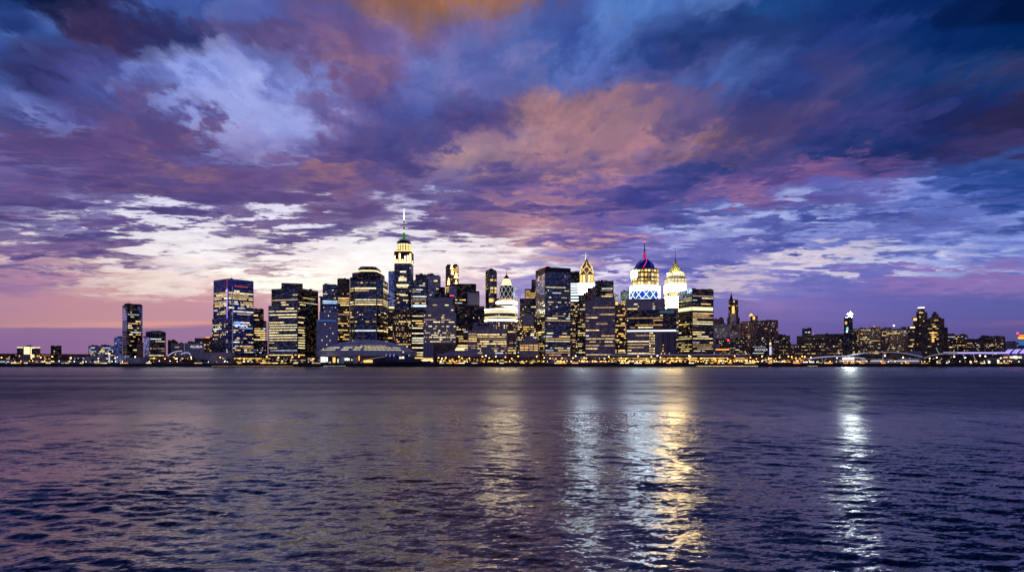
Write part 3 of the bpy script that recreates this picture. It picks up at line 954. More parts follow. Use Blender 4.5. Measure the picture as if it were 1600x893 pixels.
b = B('sign_block', 'grey windowless block carrying white rooftop lettering', 'office block', 303, 1650)
s = b.face(288, 318.5, 535.6, None, 'mauve_stone', 34, roof='roof_grey')
b.plant(299, 306, 533.6, 536)
b.sign(s, 0, 'ALIBA', .29, 539.2, 5.6, 'sign_white', 1.35)
b.done()

b = B('apartment_block', 'brown apartment block with an orange lit penthouse beside the blue tower', 'apartments', 320, 1820)
s = b.face(304, 335, 528, None, 'brown_brick', 36)
b.lit(s, 531, 558, 6, .4, 3.6, .3, 1.4, GOLD, 6)
b.plant(320, 329, 525.5, 528.5)
t = b.face(320.5, 328, 525.6, 528, 'brown_brick', 14, Y=1817, part='penthouse')
b.band(t, 526, 527.6, 'lit_orange', part='lit_panel')
b.done()

# ================= the western group
b = B('cobalt_tower', 'cobalt blue office tower with red rooftop lettering and a pink lit corner', 'skyscraper', 357, 1660)
s = b.corner(333.5, 356, 396, 434.8, None, 'cobalt_glass')
t = b.corner(331.2, 352.5, 396.6, 496, None, 'cobalt_glass', Y=1657, part='podium')
es = b.edges(s)
for px, r, kind, y0, y1 in ((354.6, .75, 'lit_red', 435.4, 449), (354.6, .75, 'lit_violet', 449.4, 497), (363, .8, 'lit_lilac', 447, 550)):
    yy = 1655.5 if px < 360 else 1664
    mb = MB()
    mb.bar((PX(px, yy), yy, PZ(y1, yy)), (PX(px, yy), yy, PZ(y0, yy)), r)
    b.put(mb, 'corner_light_strip' if px < 360 else 'light_fin', M['lit_violet' if kind == 'lit_violet' else ('fin_pink' if kind == 'lit_red' else 'fin_mauve')])
b.sign(s, 1, 'kerethalpremory', .25, 444.1, 3.3, 'sign_red', 1.15)
b.lit(s, 450, 467, 5.4, .66, 3.0, .82, 5, PALE, 1)
b.lit(s, 467, 494, 5.6, .55, 3.0, .52, 3, WARM, 2)
b.lit(t, 500, 551, 5.6, .55, 3.0, .46, 3, WARM, 3, faces=(1,))
b.lit(t, 500, 530, 5.6, .55, 3.0, .4, 3, WARM, 4, faces=(0,))
b.band(s, 484.6, 486.2, 'win_cool', faces=(1,), u0=.2)
b.strip(t, b.edges(t)[1], 20, 60, PZ(503.5, 1657), PZ(501.5, 1657), 'win_blue')
b.strip(t, b.edges(t)[1], 34, 68, PZ(512.3, 1657), PZ(510.2, 1657), 'win_blue')
b.strip(t, b.edges(t)[1], 12, 52, PZ(508, 1657), PZ(506.3, 1657), 'win_blue')
b.fins(s, 'cobalt_trim', 8, .35, 473, 495, faces=(0,))
b.done()

b = B('banded_tower', 'slim black block with lit bands squeezed between two larger towers', 'office tower', 406, 1800)
s = b.face(392, 412, 482.5, None, 'black_glass', 40)
t = b.face(396, 416, 501, None, 'black_glass', 40, Y=1760, part='lower_wing')
u = b.face(396, 418, 532, None, 'black_glass', 30, Y=1720, part='podium')
b.lit(s, 490, 501, 6.5, .42, 4, .85, 7, WARM, 4)
b.lit(t, 501.5, 532, 6.5, .42, 4, .7, 5, WARM, 5)
b.lit(u, 534, 556, 7, .35, 3.6, .16, 1.2, ('win_cool', 'win_blue', 'win_dim'), 6)
b.done()

b = B('stepped_tower', 'broad navy tower with long horizontal lit ribbons and a flat roof house', 'skyscraper', 465, 1700)
s = b.corner(424, 466, 497.2, 449.6, None, 'navy_glass')
t = b.corner(419.3, 465, 493.6, 476.4, None, 'navy_glass', Y=1694, part='lower_tower')
q = b.face(439.5, 473, 442.2, 452, 'dark_glass', 34, Y=1730, part='roof_house')
b.clutter(s, 6, 3)
r1 = random.Random(21)
for sc_, rows in ((s, ((457.5, 1, .0, .78, -1), (461.8, 1, .02, .3, .02), (462, 1, .45, .7, .0), (467, 1, .2, .95, .5), (472, .4, .1, .3, -1), (470.5, .5, .8, .95, .1))), ):
    pass
b.lit(s, 456.5, 477, 6.9, .36, 5, .36, 8, PALE, 31)
b.lit(t, 487.5, 545, 7.3, .36, 5, .93, 13, PALE, 32, faces=(0,))
b.lit(t, 487.5, 545, 7.3, .36, 5, .72, 8, PALE, 33, faces=(1,))
b.lit(t, 478, 487.5, 7.3, .36, 5, .45, 4, PALE, 34)
b.lit(t, 545, 556, 6.5, .36, 5, .6, 6, WARM, 35)
b.done(120 - 20)

b = B('blank_tower', 'flat lilac grey slab dotted with a few single lights and a blue light band', 'office tower', 511, 1640)
s = b.face(494.3, 528, 499, None, 'mauve_panel', 40)
t = b.face(499, 528.3, 487, 499.5, 'mauve_panel', 34, Y=1644, part='upper_storeys')
b.band(s, 499.6, 501.2, 'lit_azure', u0=.03, u1=.9)
e = b.edges(s)[0]
for px, py in ((507.5, 506), (510.5, 525), (516, 512), (503, 531), (515.5, 531.5), (510.4, 538), (505, 544.5), (520, 520)):
    b.strip(s, e, (px - 494.3) / 33.7 * e[2] - .9, (px - 494.3) / 33.7 * e[2] + .9, PZ(py + .8, 1640), PZ(py - .5, 1640), 'win_pale')
e = b.edges(t)[0]
b.strip(t, e, 20, 22, PZ(493.6, 1644), PZ(492.2, 1644), 'win_pale')
b.done()

b = B('blue_tower', 'dark blue tower with a glowing blue storey rising behind the lilac slab', 'office tower', 516, 1780)
s = b.face(504, 529, 444.6, None, 'navy_glass', 40)
b.plant(511, 525, 443.2, 445)
b.clutter(s, 4, 8)
b.face(500, 506, 464, None, 'dark_glass', 30, Y=1800, part='side_wing')
b.lit(s, 449, 467, 6, .4, 3.4, .12, 1.6, MIX, 3)
b.band(s, 469.4, 471.2, 'win_cool')
b.band(s, 472.4, 474.2, 'win_blue')
b.lit(s, 477, 488, 6, .4, 3.4, .3, 2, ('win_blue', 'win_cool'), 4)
b.done()

b = B('brown_tower', 'slender brown tower with dim lit bands against the big octagonal tower', 'office tower', 537, 1740)
s = b.face(527, 546.5, 435, None, 'dark_brick', 40)
b.plant(529, 541, 434, 436)
b.lit(s, 455, 478, 6.6, .5, 3.4, .9, 7, ('win_dim', 'win_gold', 'win_warm', 'win_dim'), 4)
b.lit(s, 480, 556, 6.6, .42, 3.4, .5, 2.6, GOLD, 5)
b.done()

b = B('octagonal_tower', 'massive dark tower with chamfered shoulders and a low polygonal top', 'skyscraper', 570, 1680)
Y = 1680
def cham(l, r, Y, depth, ch):
    x0, x1 = PX(l, Y), PX(r, Y)
    return [(x0, Y + ch), (x0 + ch, Y), (x1 - ch, Y), (x1, Y + ch), (x1, Y + depth), (x0, Y + depth)]
s = b.sec(cham(544.8, 597, Y, 80, 13), 436, None, 'navy_glass', Y=Y)
t = b.sec(cham(548.5, 592.5, Y + 3, 72, 11), 425.5, 436.4, 'black_glass', Y=Y + 3, part='shoulder')
t0 = b.sec(cham(546, 589.5, Y - 1, 30, 4), 432.8, 436.6, 'black_glass', Y=Y - 1, part='shoulder')
u = b.sec(cham(558.5, 588.5, Y + 8, 52, 9), 417.8, 425.8, 'black_glass', Y=Y + 8, part='crown')
b.sec(cham(561, 586, Y + 12, 44, 9), 416, 418, 'black_glass', Y=Y + 12, part='roof_house')
b.band(u, 421.5, 423.8, 'lit_cream', part='lit_ring')
b.lit(s, 439, 447, 6.8, .4, 3.6, .22, 2, WARM, 2)
b.lit(s, 446.5, 455.5, 6.6, .62, 3.6, .95, 9, PALE, 3)
b.lit(s, 455.5, 463, 6.8, .4, 3.6, .25, 2, WARM, 4)
b.lit(s, 463, 477, 6.6, .5, 3.6, .82, 7, PALE, 5)
b.lit(s, 484, 504, 6.6, .45, 3.6, .36, 2.5, WARM, 6)
b.lit(s, 504, 518, 6.6, .5, 3.6, .7, 4, WARM, 7)
b.lit(s, 524, 545, 6.6, .42, 3.6, .3, 4, WARM, 8)
for ei, (e0, e1) in enumerate(((484, 504), (518, 527))):
    pass
b.spire(576, 414.4, 416.2, .5, .3, 'metal_dark', Y + 12)
b.done()

b = B('dark_block', 'narrow dark slab in the gap behind the octagonal tower', 'office block', 601, 1900)
s = b.face(595, 612, 460, None, 'black_glass', 40)
b.plant(600, 606, 458.5, 460.5)
t = b.face(596, 614, 488, None, 'dark_brick', 30, Y=1780, part='lower_wing')
b.lit(t, 503, 556, 6.4, .45, 3.2, .55, 3, GOLD, 5)
b.lit(s, 462, 488, 7, .4, 4, .05, 1.5, WARM, 6)
b.done()

b = B('blue_slab', 'thin blue glass slab touching the flank of the spired tower', 'office tower', 611, 1860)
s = b.face(606.8, 617, 424, None, 'blue_glass', 40)
t = b.face(607.2, 617, 456, 480.5, 'pale_glass', 10, Y=1846, part='pale_bay')
b.band(t, 479, 481.4, 'lit_cream')
u = b.face(607, 617, 483, None, 'dark_glass', 20, Y=1840, part='lower_tower')
b.lit(u, 484, 500, 6, .5, 3.4, .75, 4, WARM, 2)
b.done()

b = B('spired_tower', 'tallest tower, with a floodlit cream drum, green mast and white needle', 'skyscraper', 629, 1800)
Y = 1800
s = b.sec(cham(615.5, 642, Y, 46, 5), 391, None, 'navy_glass', Y=Y)
b.lit(s, 414, 420, 6.4, .5, 3.4, .2, 2, WARM, 3)
e = b.edges(s)[1]
w = e[2]
b.strip(s, e, w * .32, w * .78, PZ(425.4, Y), PZ(423.2, Y), 'win_pale')
for k, (py, a0, a1) in enumerate(((431.5, .3, .6), (433.5, .2, .8), (435.5, .22, .84), (437.5, .18, .82))):
    b.strip(s, e, w * a0, w * a1, PZ(py + 1.3, Y), PZ(py - .2, Y), 'win_pale')
b.strip(s, e, w * .04, w * .98, PZ(446.5, Y), PZ(444, Y), 'win_pale')
b.strip(s, e, w * .08, w * .9, PZ(449, Y), PZ(447.6, Y), 'win_warm')
b.lit(s, 450, 456, 6.4, .45, 3.4, .2, 1.5, WARM, 12)
b.strip(s, e, w * .05, w * .75, PZ(460, Y), PZ(458.6, Y), 'win_warm')
b.strip(s, e, w * .3, w * .9, PZ(461.6, Y), PZ(460.3, Y), 'win_pale')
b.lit(s, 463, 487, 6.4, .45, 3.4, .12, 2, WARM, 5)
# belt of tall amber arches below the drum
t = b.sec(cham(615.2, 642.3, Y - 1, 48, 5), 390.6, 411.6, 'dark_brick', Y=Y - 1, part='belt_storeys')
for ei, e in enumerate(b.edges(t)):
    w = e[2]
    n = 5 if ei == 1 else 1
    for i in range(n):
        c = w * (i + .5) / n
        h = (399, 405.5, 396, 405, 400)[(i + ei) % 5]
        g = min(1.6, w / n * .3)
        b.strip(t, e, c - g, c + g, PZ(409.5, Y), PZ(h, Y), 'flame_gold')
    b.strip(t, e, .4, w - .4, PZ(411.2, Y), PZ(409.6, Y), 'lit_cream')
b.band(t, 390.8, 392.2, 'lit_cream', part='lit_cornice')
u = b.sec([(x, y + 5) for x, y in foot_round(618, 640, Y, 16)], 378.2, 391, 'cream_stone', Y=Y, part='drum')
for e in b.edges(u):
    w = e[2]
    b.strip(u, e, w * .2, w * .8, PZ(390.2, Y), PZ(383, Y), 'amber_glow')  # drum's floodlight made as glowing strips on the stone
    b.strip(u, e, w * .12, w * .88, PZ(382.4, Y), PZ(379.4, Y), 'lit_cream')
dc = 5 + 11 / F * Y
b.turned(629, [(11.4, 378.4), (11.4, 377.4), (9.6, 375.4), (8.0, 374.0), (3.4, 372.6), (0, 372.4)], 'roof_dark', 20, dy=dc, part='dome')
b.turned(629, [(3.0, 374), (1.9, 366), (1.7, 361), (0, 361)], 'lit_emerald', 12, dy=dc, part='mast_base')
b.turned(629, [(2.4, 361), (3.2, 359.4), (3.2, 357.4), (2.2, 356), (0, 356)], 'white_lit', 12, dy=dc, part='mast_collar')
b.turned(629, [(1.1, 356), (1.0, 343), (1.5, 342.6), (1.5, 341.8), (0, 341.6)], 'metal_dark', 8, dy=dc, part='mast')
b.turned(629, [(1.15, 341.8), (.85, 330), (.3, 322.2), (0, 322)], 'spire_white', 8, dy=dc, part='needle')
for q in (350, 346):
    b.turned(629, [(0, q + .4), (1.7, q + .3), (1.7, q - .3), (0, q - .4)], 'white_lit', 8, dy=dc, part='mast_ring')
b.done()

b = B('speckled_block', 'dark block speckled with small amber windows at the foot of the spired tower', 'office block', 627, 1660)
s = b.face(613, 643, 486, None, 'dark_brick', 40)
b.plant(618, 640, 484.6, 486.5)
b.clutter(s, 5, 31)
b.lit(s, 489, 535, 5.6, .42, 2.8, .3, 1.15, GOLD, 7)
b.lit(s, 535, 556, 6, .45, 3, .5, 3, WARM, 8)
b.done()

b = B('twin_mast_tower', 'navy tower with two thin roof masts and a lighter steel blue side wing', 'skyscraper', 662, 1860)
s = b.face(649, 680, 428.6, None, 'dark_glass', 36)
t = b.face(643.6, 666.5, 438, None, 'navy_glass', 30, Y=1850, part='front_wing')
u = b.face(668.5, 688.5, 430.6, None, 'steel_glass', 30, Y=1845, part='side_wing')
b.spire(652, 423.6, 428.8, .45, .25, 'metal_dark')
b.spire(662.6, 423, 428.8, .45, .25, 'metal_dark')
b.clutter(s, 5, 33)
b.lit(t, 440, 457, 6.4, .42, 3.4, .22, 2.4, WARM, 3)
b.lit(s, 434, 450, 6.4, .42, 3.4, .35, 2.4, WARM, 6)
b.band(t, 462, 464, 'win_cool')
b.lit(t, 465, 475, 6.2, .5, 3.6, .75, 5, ('win_cool', 'win_pale', 'win_dim'), 4)
b.band(t, 476.2, 479, 'lit_icedim')
e = b.edges(u)[0]
b.strip(u, e, e[2] * .45, e[2] * .75, PZ(439.6, 1845), PZ(437.4, 1845), 'win_gold')
b.lit(u, 444, 475, 6.4, .42, 3.4, .07, 2, WARM, 8)
b.done()

b = B('banded_tower', 'dark mid-rise with stacked amber bands left of the lilac punched tower', 'office tower', 652, 1640)
s = b.face(642.5, 663, 484, None, 'black_glass', 34)
b.lit(s, 488, 514, 6.6, .42, 3.4, .6, 3.5, WARM, 9)
b.lit(s, 514, 556, 6.6, .42, 3.4, .92, 6, WARM, 10)
b.done()

b = B('gilded_tower', 'brown tower with tall golden triangular ornaments glowing at its top', 'office tower', 706, 1900)
s = b.corner(696.3, 703, 716.5, 413.6, None, 'fin_stone')
es = b.edges(s)
Y = 1900
for ei, u, wd, yb, yt in ((1, .2, .34, 420, 412.8), (1, .7, .46, 433.4, 424.2), (0, .72, .5, 444, 433), (1, .28, .3, 428, 421), (1, .72, .34, 445, 436)):
    a, q, w, nx, ny, vis = es[ei]
    mb = MB()
    P3 = lambda t, py, o: (a[0] + (q[0] - a[0]) * t + nx * o, a[1] + (q[1] - a[1]) * t + ny * o, PZ(py, Y))
    f = [P3(u - wd / 2, yb, .6), P3(u + wd / 2, yb, .6), P3(u, yt, .6)]
    k = [P3(u - wd / 2, yb, -.2), P3(u + wd / 2, yb, -.2), P3(u, yt, -.2)]
    mb.poly(f)
    for i in range(3):
        j = (i + 1) % 3
        mb.poly([f[j], f[i], k[i], k[j]])
    b.put(mb, 'golden_ornament', M['ornament_gold'])
b.lit(s, 414.5, 424, 6, .5, 3, .7, 2, ('lit_gold', 'win_gold'), 5, faces=(1,))
b.lit(s, 424, 456, 6.4, .45, 3, .3, 1.5, GOLD, 6, faces=(1,))
b.lit(s, 446, 456, 6.4, .6, 3, .8, 1.5, ('win_gold',), 7, faces=(0,))
b.plant(698, 704, 412.2, 414.5)
b.done()

b = B('dark_tower', 'wide black tower with a flat grey louvred square on its shoulder', 'skyscraper', 724, 1780)
s = b.face(703.5, 744, 443, None, 'black_glass', 44)
t = b.face(702, 713, 446.5, 466, 'steel_glass', 10, Y=1772, part='angled_bay')
b.band(t, 461, 462, 'lit_red', u0=.1, u1=.7)
u = b.face(729.8, 749.2, 454.5, None, 'black_glass', 44, Y=1768, part='side_wing')
v = b.face(730.5, 748, 457, 476, 'grey_panel', 5, Y=1762, part='louvre_panel')
b.lit(s, 464, 470, 6.5, .5, 3.4, .5, 2.5, WARM, 4, u0=.1, u1=.6)
b.lit(s, 470, 512, 6.5, .4, 3.4, .14, 2.5, MIX, 5)
b.lit(u, 480, 512, 6.5, .4, 3.4, .22, 2.5, WARM, 6)
b.done()
b = B('dark_block', 'black stepped block hiding behind the lilac punched tower', 'office block', 692, 1800)
s = b.face(678.5, 705, 459, None, 'black_glass', 36)
b.face(685.5, 695.5, 448, 459.5, 'black_glass', 20, Y=1806, part='upper_storeys')
b.done()
b = B('speckled_block', 'black block with scattered lit rows between two brighter buildings', 'office block', 745, 1700)
s = b.face(711, 757, 478, None, 'black_glass', 36)
b.lit(s, 484, 512, 6.4, .42, 3.4, .16, 3, WARM, 15)
t = b.face(712, 734, 508, None, 'dark_brick', 24, Y=1660, part='lower_wing')
b.lit(t, 509, 552, 6.4, .45, 3.4, .6, 3, WARM, 16)
b.done()

b = B('punched_tower', 'lilac stone tower with shallow setbacks and a grid of small yellow windows', 'office tower', 687, 1610)
s = b.face(661.5, 712.6, 489, None, 'mauve_stone', 44)
t = b.face(665.5, 711, 478, 489.4, 'mauve_stone', 40, Y=1613, part='setback')
u = b.face(673.5, 707.5, 466, 478.4, 'mauve_stone', 36, Y=1616, part='setback')
b.face(678, 705, 464.4, 466.4, 'mauve_stone', 28, Y=1620, part='roof_house')
b.lit(u, 471.5, 478, 5.9, .46, 3.2, .62, 3, PALE, 1)
b.lit(t, 479.5, 489, 5.9, .46, 3.2, .35, 3, PALE, 2)
b.lit(s, 489.5, 518, 5.9, .46, 3.0, .36, 1.9, PALE, 3)
b.lit(s, 517, 535, 5.9, .46, 3.0, .66, 1.8, PALE, 4)
v = b.face(661, 678, 535.6, None, 'louver', 20, Y=1600, part='louvre_wing')
w_ = b.face(678, 712.5, 536.6, None, 'dark_brick', 18, Y=1602, part='podium')
b.done()

b = B('cap_tower', 'slim dark octagonal tower with a stepped cap and a thin aerial', 'skyscraper', 767, 1900)
s = b.round(757.6, 777, 424, None, 'navy_glass', n=8, rot=math.pi / 8)
b.round(758.8, 775.8, 421.4, 424.4, 'black_glass', n=8, rot=math.pi / 8, Y=1902, part='cap')
b.round(763.4, 771.4, 419.4, 421.6, 'black_glass', n=8, rot=math.pi / 8, Y=1910, part='roof_house')
b.spire(767.4, 412.4, 419.6, .5, .2, 'metal_dark')
for e in b.edges(s)[1:3]:
    w = e[2]
    for py0, py1, k in ((435.6, 438.6, 'win_gold'), (448, 452, 'win_warm'), (453.5, 457.5, 'win_gold')):
        b.strip(s, e, w * .3, w * .95, PZ(py1, 1900), PZ(py0, 1900), k)
b.lit(s, 426, 480, 6.4, .4, 3, .08, 1.5, WARM, 5)
e = b.edges(s)[2]
b.strip(s, b.edges(s)[1], 1, b.edges(s)[1][2] - 1, PZ(471.6, 1900), PZ(466, 1900), 'lit_gold')
b.strip(s, e, 1, e[2] - 1, PZ(471.6, 1900), PZ(466, 1900), 'lit_gold')
b.done()

b = B('lattice_crown_tower', 'round tower of glowing ring storeys topped by a diamond lattice drum and cone', 'skyscraper', 782, 1700)
Y = 1700
s = b.round(754.8, 808.6, 481, None, 'grey_stone', n=40, part='ring_storeys')
for y0, y1, k in ((482, 484, 'ring_glow'), (485.8, 488.2, 'lit_cream'), (493.8, 495.6, 'lit_cream'), (498.4, 500.6, 'ring_glow')):
    R = 26.9 / F * Y
    mb = MB()
    mb.lathe(PX(781.7, Y), Y + R, [(R - .5, PZ(y1, Y)), (R + .5, PZ(y1, Y)), (R + .5, PZ(y0, Y)), (R - .5, PZ(y0, Y))], 48)
    b.put(mb, 'lit_ring', M[k])
b.lit(s, 489.3, 493.4, 5.6, .55, 4, .7, 5, PALE, 3)
b.lit(s, 503, 545, 6.4, .5, 4, .6, 4, WARM, 4)
t = b.sec([(x, y + 8) for x, y in foot_round(760, 808, Y, 40)], 470, 481.4, 'dark_glass', Y=Y, part='upper_ring', top=[(x, y + 8 + 11 / F * Y) for x, y in foot_round(771, 808, Y, 40)])
for (l, r, yb, yt, k) in ((774, 808.3, 473.2, 469.4, 'ring_glow'), (774, 808.3, 480.4, 476.6, 'lit_icedim')):
    Rr = (r - l) / 2 / F * Y
    mb = MB()
    mb.lathe(PX((l + r) / 2, Y), Y + 12 + Rr, [(Rr - 1, PZ(yb, Y)), (Rr, PZ(yb, Y)), (Rr, PZ(yt, Y)), (Rr - 1, PZ(yt, Y))], 40)
    b.put(mb, 'lit_ring', M[k])
u = b.sec([(x, y + 18) for x, y in foot_round(771, 807, Y, 36)], 464, 470.4, 'grey_stone', Y=Y, part='upper_ring')
v = b.sec([(x, y + 24) for x, y in foot_round(779.4, 804.8, Y, 32)], 443.6, 464.4, 'dark_glass', Y=Y, part='lattice_drum')
Rd = 12.7 / F * Y
cx, cy = PX(792.1, Y), Y + 24 + Rd
def lattice(b, cx, cy, R, yb, yt, n, r, Y, m, part='lattice', R2=None, twist=1, ph=0.):
    mb = MB()
    R2 = R2 or R
    for i in range(n):
        for sgn in (-1, 1):
            seg = 4
            for k in range(seg):
                f0, f1 = k / seg, (k + 1) / seg
                p = []
                for f in (f0, f1):
                    th = 2 * math.pi * (i + ph + sgn * f * twist) / n
                    rr = (R + (R2 - R) * f) + r * .5
                    p.append((cx + rr * math.cos(th), cy + rr * math.sin(th), PZ(yb + (yt - yb) * f, Y)))
                mb.bar(p[0], p[1], r, 4)
    b.put(mb, part, M[m])
lattice(b, cx, cy, Rd, 464, 443.8, 11, .42, Y, 'lat_white', twist=1.5)
dy0 = 24 + Rd
b.turned(791.3, [(9.6, 443.8), (9.0, 441.6), (8.2, 441), (6.6, 437), (5.8, 433.8), (5.0, 432), (0, 432)], 'lit_cream', 24, dy=dy0, part='lit_cupola')
b.turned(791.3, [(10, 444.2), (10, 443.2), (0, 443)], 'metal_dark', 24, dy=dy0, part='crown_ring')
b.turned(791.3, [(5.4, 432.2), (3.2, 428.6), (.9, 425.6), (0, 425.4)], 'metal_dark', 16, dy=dy0, part='cone_roof')
b.turned(791.3, [(.5, 426), (.25, 418), (0, 417.8)], 'metal_dark', 6, dy=dy0, part='aerial')
b.done()

b = B('terrace_block', 'long lamplit mid-rise office block with rows of square windows and a roof house', 'office block', 762, 1590)
s = b.face(738, 792.6, 513, None, 'grey_stone', 40)
t = b.face(731, 746, 515.5, None, 'grey_stone', 36, Y=1584, part='angled_wing')
u = b.face(741, 771, 503.5, 513.4, 'mauve_panel', 26, Y=1598, part='roof_house')
mb = MB()
mb.prism(foot_face(746, 764, 1594, 3), PZ(508, 1594), PZ(505, 1594), None, 0)
b.put(mb, 'vent_opening', M['black_glass'])
b.lit(s, 517, 553, 6.2, .45, 3.4, .62, 2.2, WARM, 3)
b.lit(t, 517, 545, 6.2, .45, 3.4, .85, 4, WARM, 4)
v = b.face(792, 807.4, 509.5, None, 'brown_brick', 34, Y=1600, part='side_wing')
b.lit(v, 510, 520, 6.8, .5, 8, .95, 6, WARM, 5)
b.lit(v, 530, 553, 6.8, .45, 4, .4, 2, WARM, 6)
b.done()

b = B('gabled_hall', 'stone hall with a gabled front and three rows of yellow windows', 'hall', 826, 1575)
Y = 1575
s = b.face(811, 842, 534.5, None, 'grey_stone', 30, part='wall')
e = b.edges(s)[0]
mb = MB()
fp = foot_face(813.5, 841.5, Y + .5, 26)
mid0 = ((fp[0][0] + fp[1][0]) / 2, (fp[0][1] + fp[1][1]) / 2)
mid1 = ((fp[2][0] + fp[3][0]) / 2, (fp[2][1] + fp[3][1]) / 2)
mb.prism(fp, PZ(534.5, Y), PZ(524.6, Y), [(mid0[0] - 5, mid0[1]), (mid0[0] + 5, mid0[1]), (mid1[0] + 5, mid1[1]), (mid1[0] - 5, mid1[1])], 0)
b.put(mb, 'gable_roof', M['grey_stone'])
b.turned(832, [(2.4, 524.8), (2.4, 522), (0, 519.4)], 'grey_stone', 8, part='cupola')
b.turned(832, [(0, 523.9), (3.0, 523.7), (2.2, 521.4), (0, 521)], 'lit_cream', 10, part='lit_lantern', dy=16)
for py in (538.3, 541.9, 545.6):
    for i in range(4):
        b.strip(s, e, e[2] * (.05 + i * .235), e[2] * (.05 + i * .235 + .19), PZ(py + 1.6, Y), PZ(py, Y), 'win_gold')
b.done()

b = B('stair_tower', 'dark stepped block with yellow lit terraces left of the tall black corner tower', 'office block', 826, 1820)
s = b.face(812, 850, 466, None, 'dark_glass', 36)
t = b.face(820, 852, 451, None, 'dark_glass', 36, Y=1830, part='setback')
u = b.face(830.5, 846, 436.5, 451.4, 'dark_glass', 30, Y=1840, part='upper_storeys')
b.lit(t, 452, 466, 6.4, .6, 4, .75, 4, GOLD, 3)
b.lit(s, 470, 520, 6.4, .42, 3.2, .34, 2, MIX, 4)
mb = MB()
x = PX(812.5, 1815)
mb.bar((x, 1830, PZ(466, 1815)), (x + 1, 1830, PZ(457, 1815)), .5)
mb.bar((x + 1, 1830, PZ(457.4, 1815)), (x - 5, 1830, PZ(466, 1815)), .3)
b.put(mb, 'roof_crane', M['metal_dark'])
b.spire(810, 450, 466, .3, .2, 'metal_dark')
b.done()
b = B('speckled_block', 'brown mid-rise with cool and amber specks of light above the gabled hall', 'office block', 820, 1680)
s = b.face(808, 840, 497, None, 'dark_brick', 30)
b.lit(s, 498, 552, 6, .42, 3.2, .36, 1.6, MIX, 9)
t = b.face(817, 834, 492, 508, 'mauve_stone', 20, Y=1672, part='bay')
b.done()

b = B('corner_tower', 'tall navy tower whose narrow pale side mirrors the sky, red beacon on its corner', 'skyscraper', 851, 1640)
s = b.corner(837, 851.5, 891.8, 417, None, 'navy_glass')
t = b.sec([(p[0] * 1.0003 + (0 if i else 0), p[1] - .2) for i, p in enumerate(foot_corner(837, 851.5, 891.8, 1640))], 417.2, 422, 'black_glass', part='dark_crown') if False else None
es = b.edges(s)
Y = 1640
facet(es[0], [(.02, 452), (.98, 463), (.98, 426), (.02, 429)], 'reflection_patch', 'pale_glass')  # paler glass cut to the shape of a sky reflection
b.band(s, 417.3, 424.5, 'dark_band', part='dark_cornice')
mb = MB()
mb.lathe(es[1][0][0], es[1][0][1] + 2, [(0, PZ(417.2, Y)), (1.3, PZ(416.6, Y)), (1.3, PZ(415.8, Y)), (0, PZ(415.4, Y))], 8)
b.put(mb, 'red_beacon', M['bulb_red'])
b.lit(s, 425.5, 436, 6.4, .4, 3.6, .22, 2, WARM, 2, faces=(1,))
b.lit(s, 436, 450, 6.4, .42, 3.6, .72, 8, WARM, 3, faces=(1,))
b.lit(s, 450, 484, 6.4, .42, 3.6, .2, 3, WARM, 4, faces=(1,))
b.lit(s, 482, 502, 6.4, .42, 3.6, .65, 6, WARM, 5, faces=(1,))
b.lit(s, 502, 522, 6.4, .42, 3.6, .3, 3, WARM, 6, faces=(1,))
b.lit(s, 522, 556, 6.4, .42, 3.6, .7, 6, WARM, 7, faces=(1,))
b.lit(s, 478, 556, 6.4, .42, 3.6, .4, 3, WARM, 8, faces=(0,))
b.done()

b = B('ice_lit_block', 'black topped block with bright ice blue storeys beside the pointed crown tower', 'office tower', 899, 1900)
s = b.face(890, 905.5, 424, None, 'black_glass', 36)
for y in (442.2, 446, 450, 454.4, 458.6, 463.4, 468):
    b.band(s, y, y + 2.5, 'lit_icedim', part='lit_storey')
b.lit(s, 472, 552, 6.2, .5, 3.4, .4, 2, MIX, 4)
b.done()
b = B('brick_block', 'slim pinkish brick shaft in the gap right of the navy corner tower', 'office block', 896, 1760)
s = b.face(888, 900, 496, None, 'brown_brick', 24)
b.lit(s, 498, 552, 6.2, .4, 3.2, .35, 2, WARM, 4)
b.done()

b = B('pointed_crown_tower', 'tower with a floodlit white belt under a gilded pointed crown and needle', 'skyscraper', 916, 1860)
Y = 1860
s = b.face(904, 929, 460.5, None, 'cream_stone', 44)
t = b.face(903.6, 929.2, 441, 461, 'white_panel', 46, Y=1858, part='lit_belt')
e = b.edges(t)[0]
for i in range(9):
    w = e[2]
    b.strip(t, e, w * (i + .12) / 9, w * (i + .88) / 9, PZ(459.6, 1858), PZ(442, 1858), 'lit_ice')  # strips glow to imitate floodlight on the belt
u = b.face(905.4, 928, 428, 441.4, 'gold_stone', 38, Y=1862, part='crown_base')
e = b.edges(u)[0]
w = e[2]
for i, (c, h) in enumerate(((.12, .09), (.32, .07), (.5, .1), (.68, .07), (.88, .09))):
    b.strip(u, e, w * (c - h), w * (c + h), PZ(440.6, 1862), PZ(429 if i != 2 else 427, 1862), ('lit_gold', 'lit_cream', 'win_dim', 'lit_cream', 'lit_gold')[i])
mb = MB()
fp = foot_face(905.8, 927.6, 1864, 34)
cxx, cyy = sum(p[0] for p in fp) / 4, sum(p[1] for p in fp) / 4
q1 = [(cxx + (p[0] - cxx) * .74, cyy + (p[1] - cyy) * .74) for p in fp]
q2 = [(cxx + (p[0] - cxx) * .06, cyy + (p[1] - cyy) * .06) for p in fp]
mb.prism(fp, PZ(428, 1864), PZ(417, 1864), q1, 0)
mb.prism(q1, PZ(417, 1864), PZ(402.4, 1864), q2, 0, bottom=False)
b.put(mb, 'pointed_crown', M['gold_stone'])
mb = MB()
Z = lambda py: PZ(py, 1864)
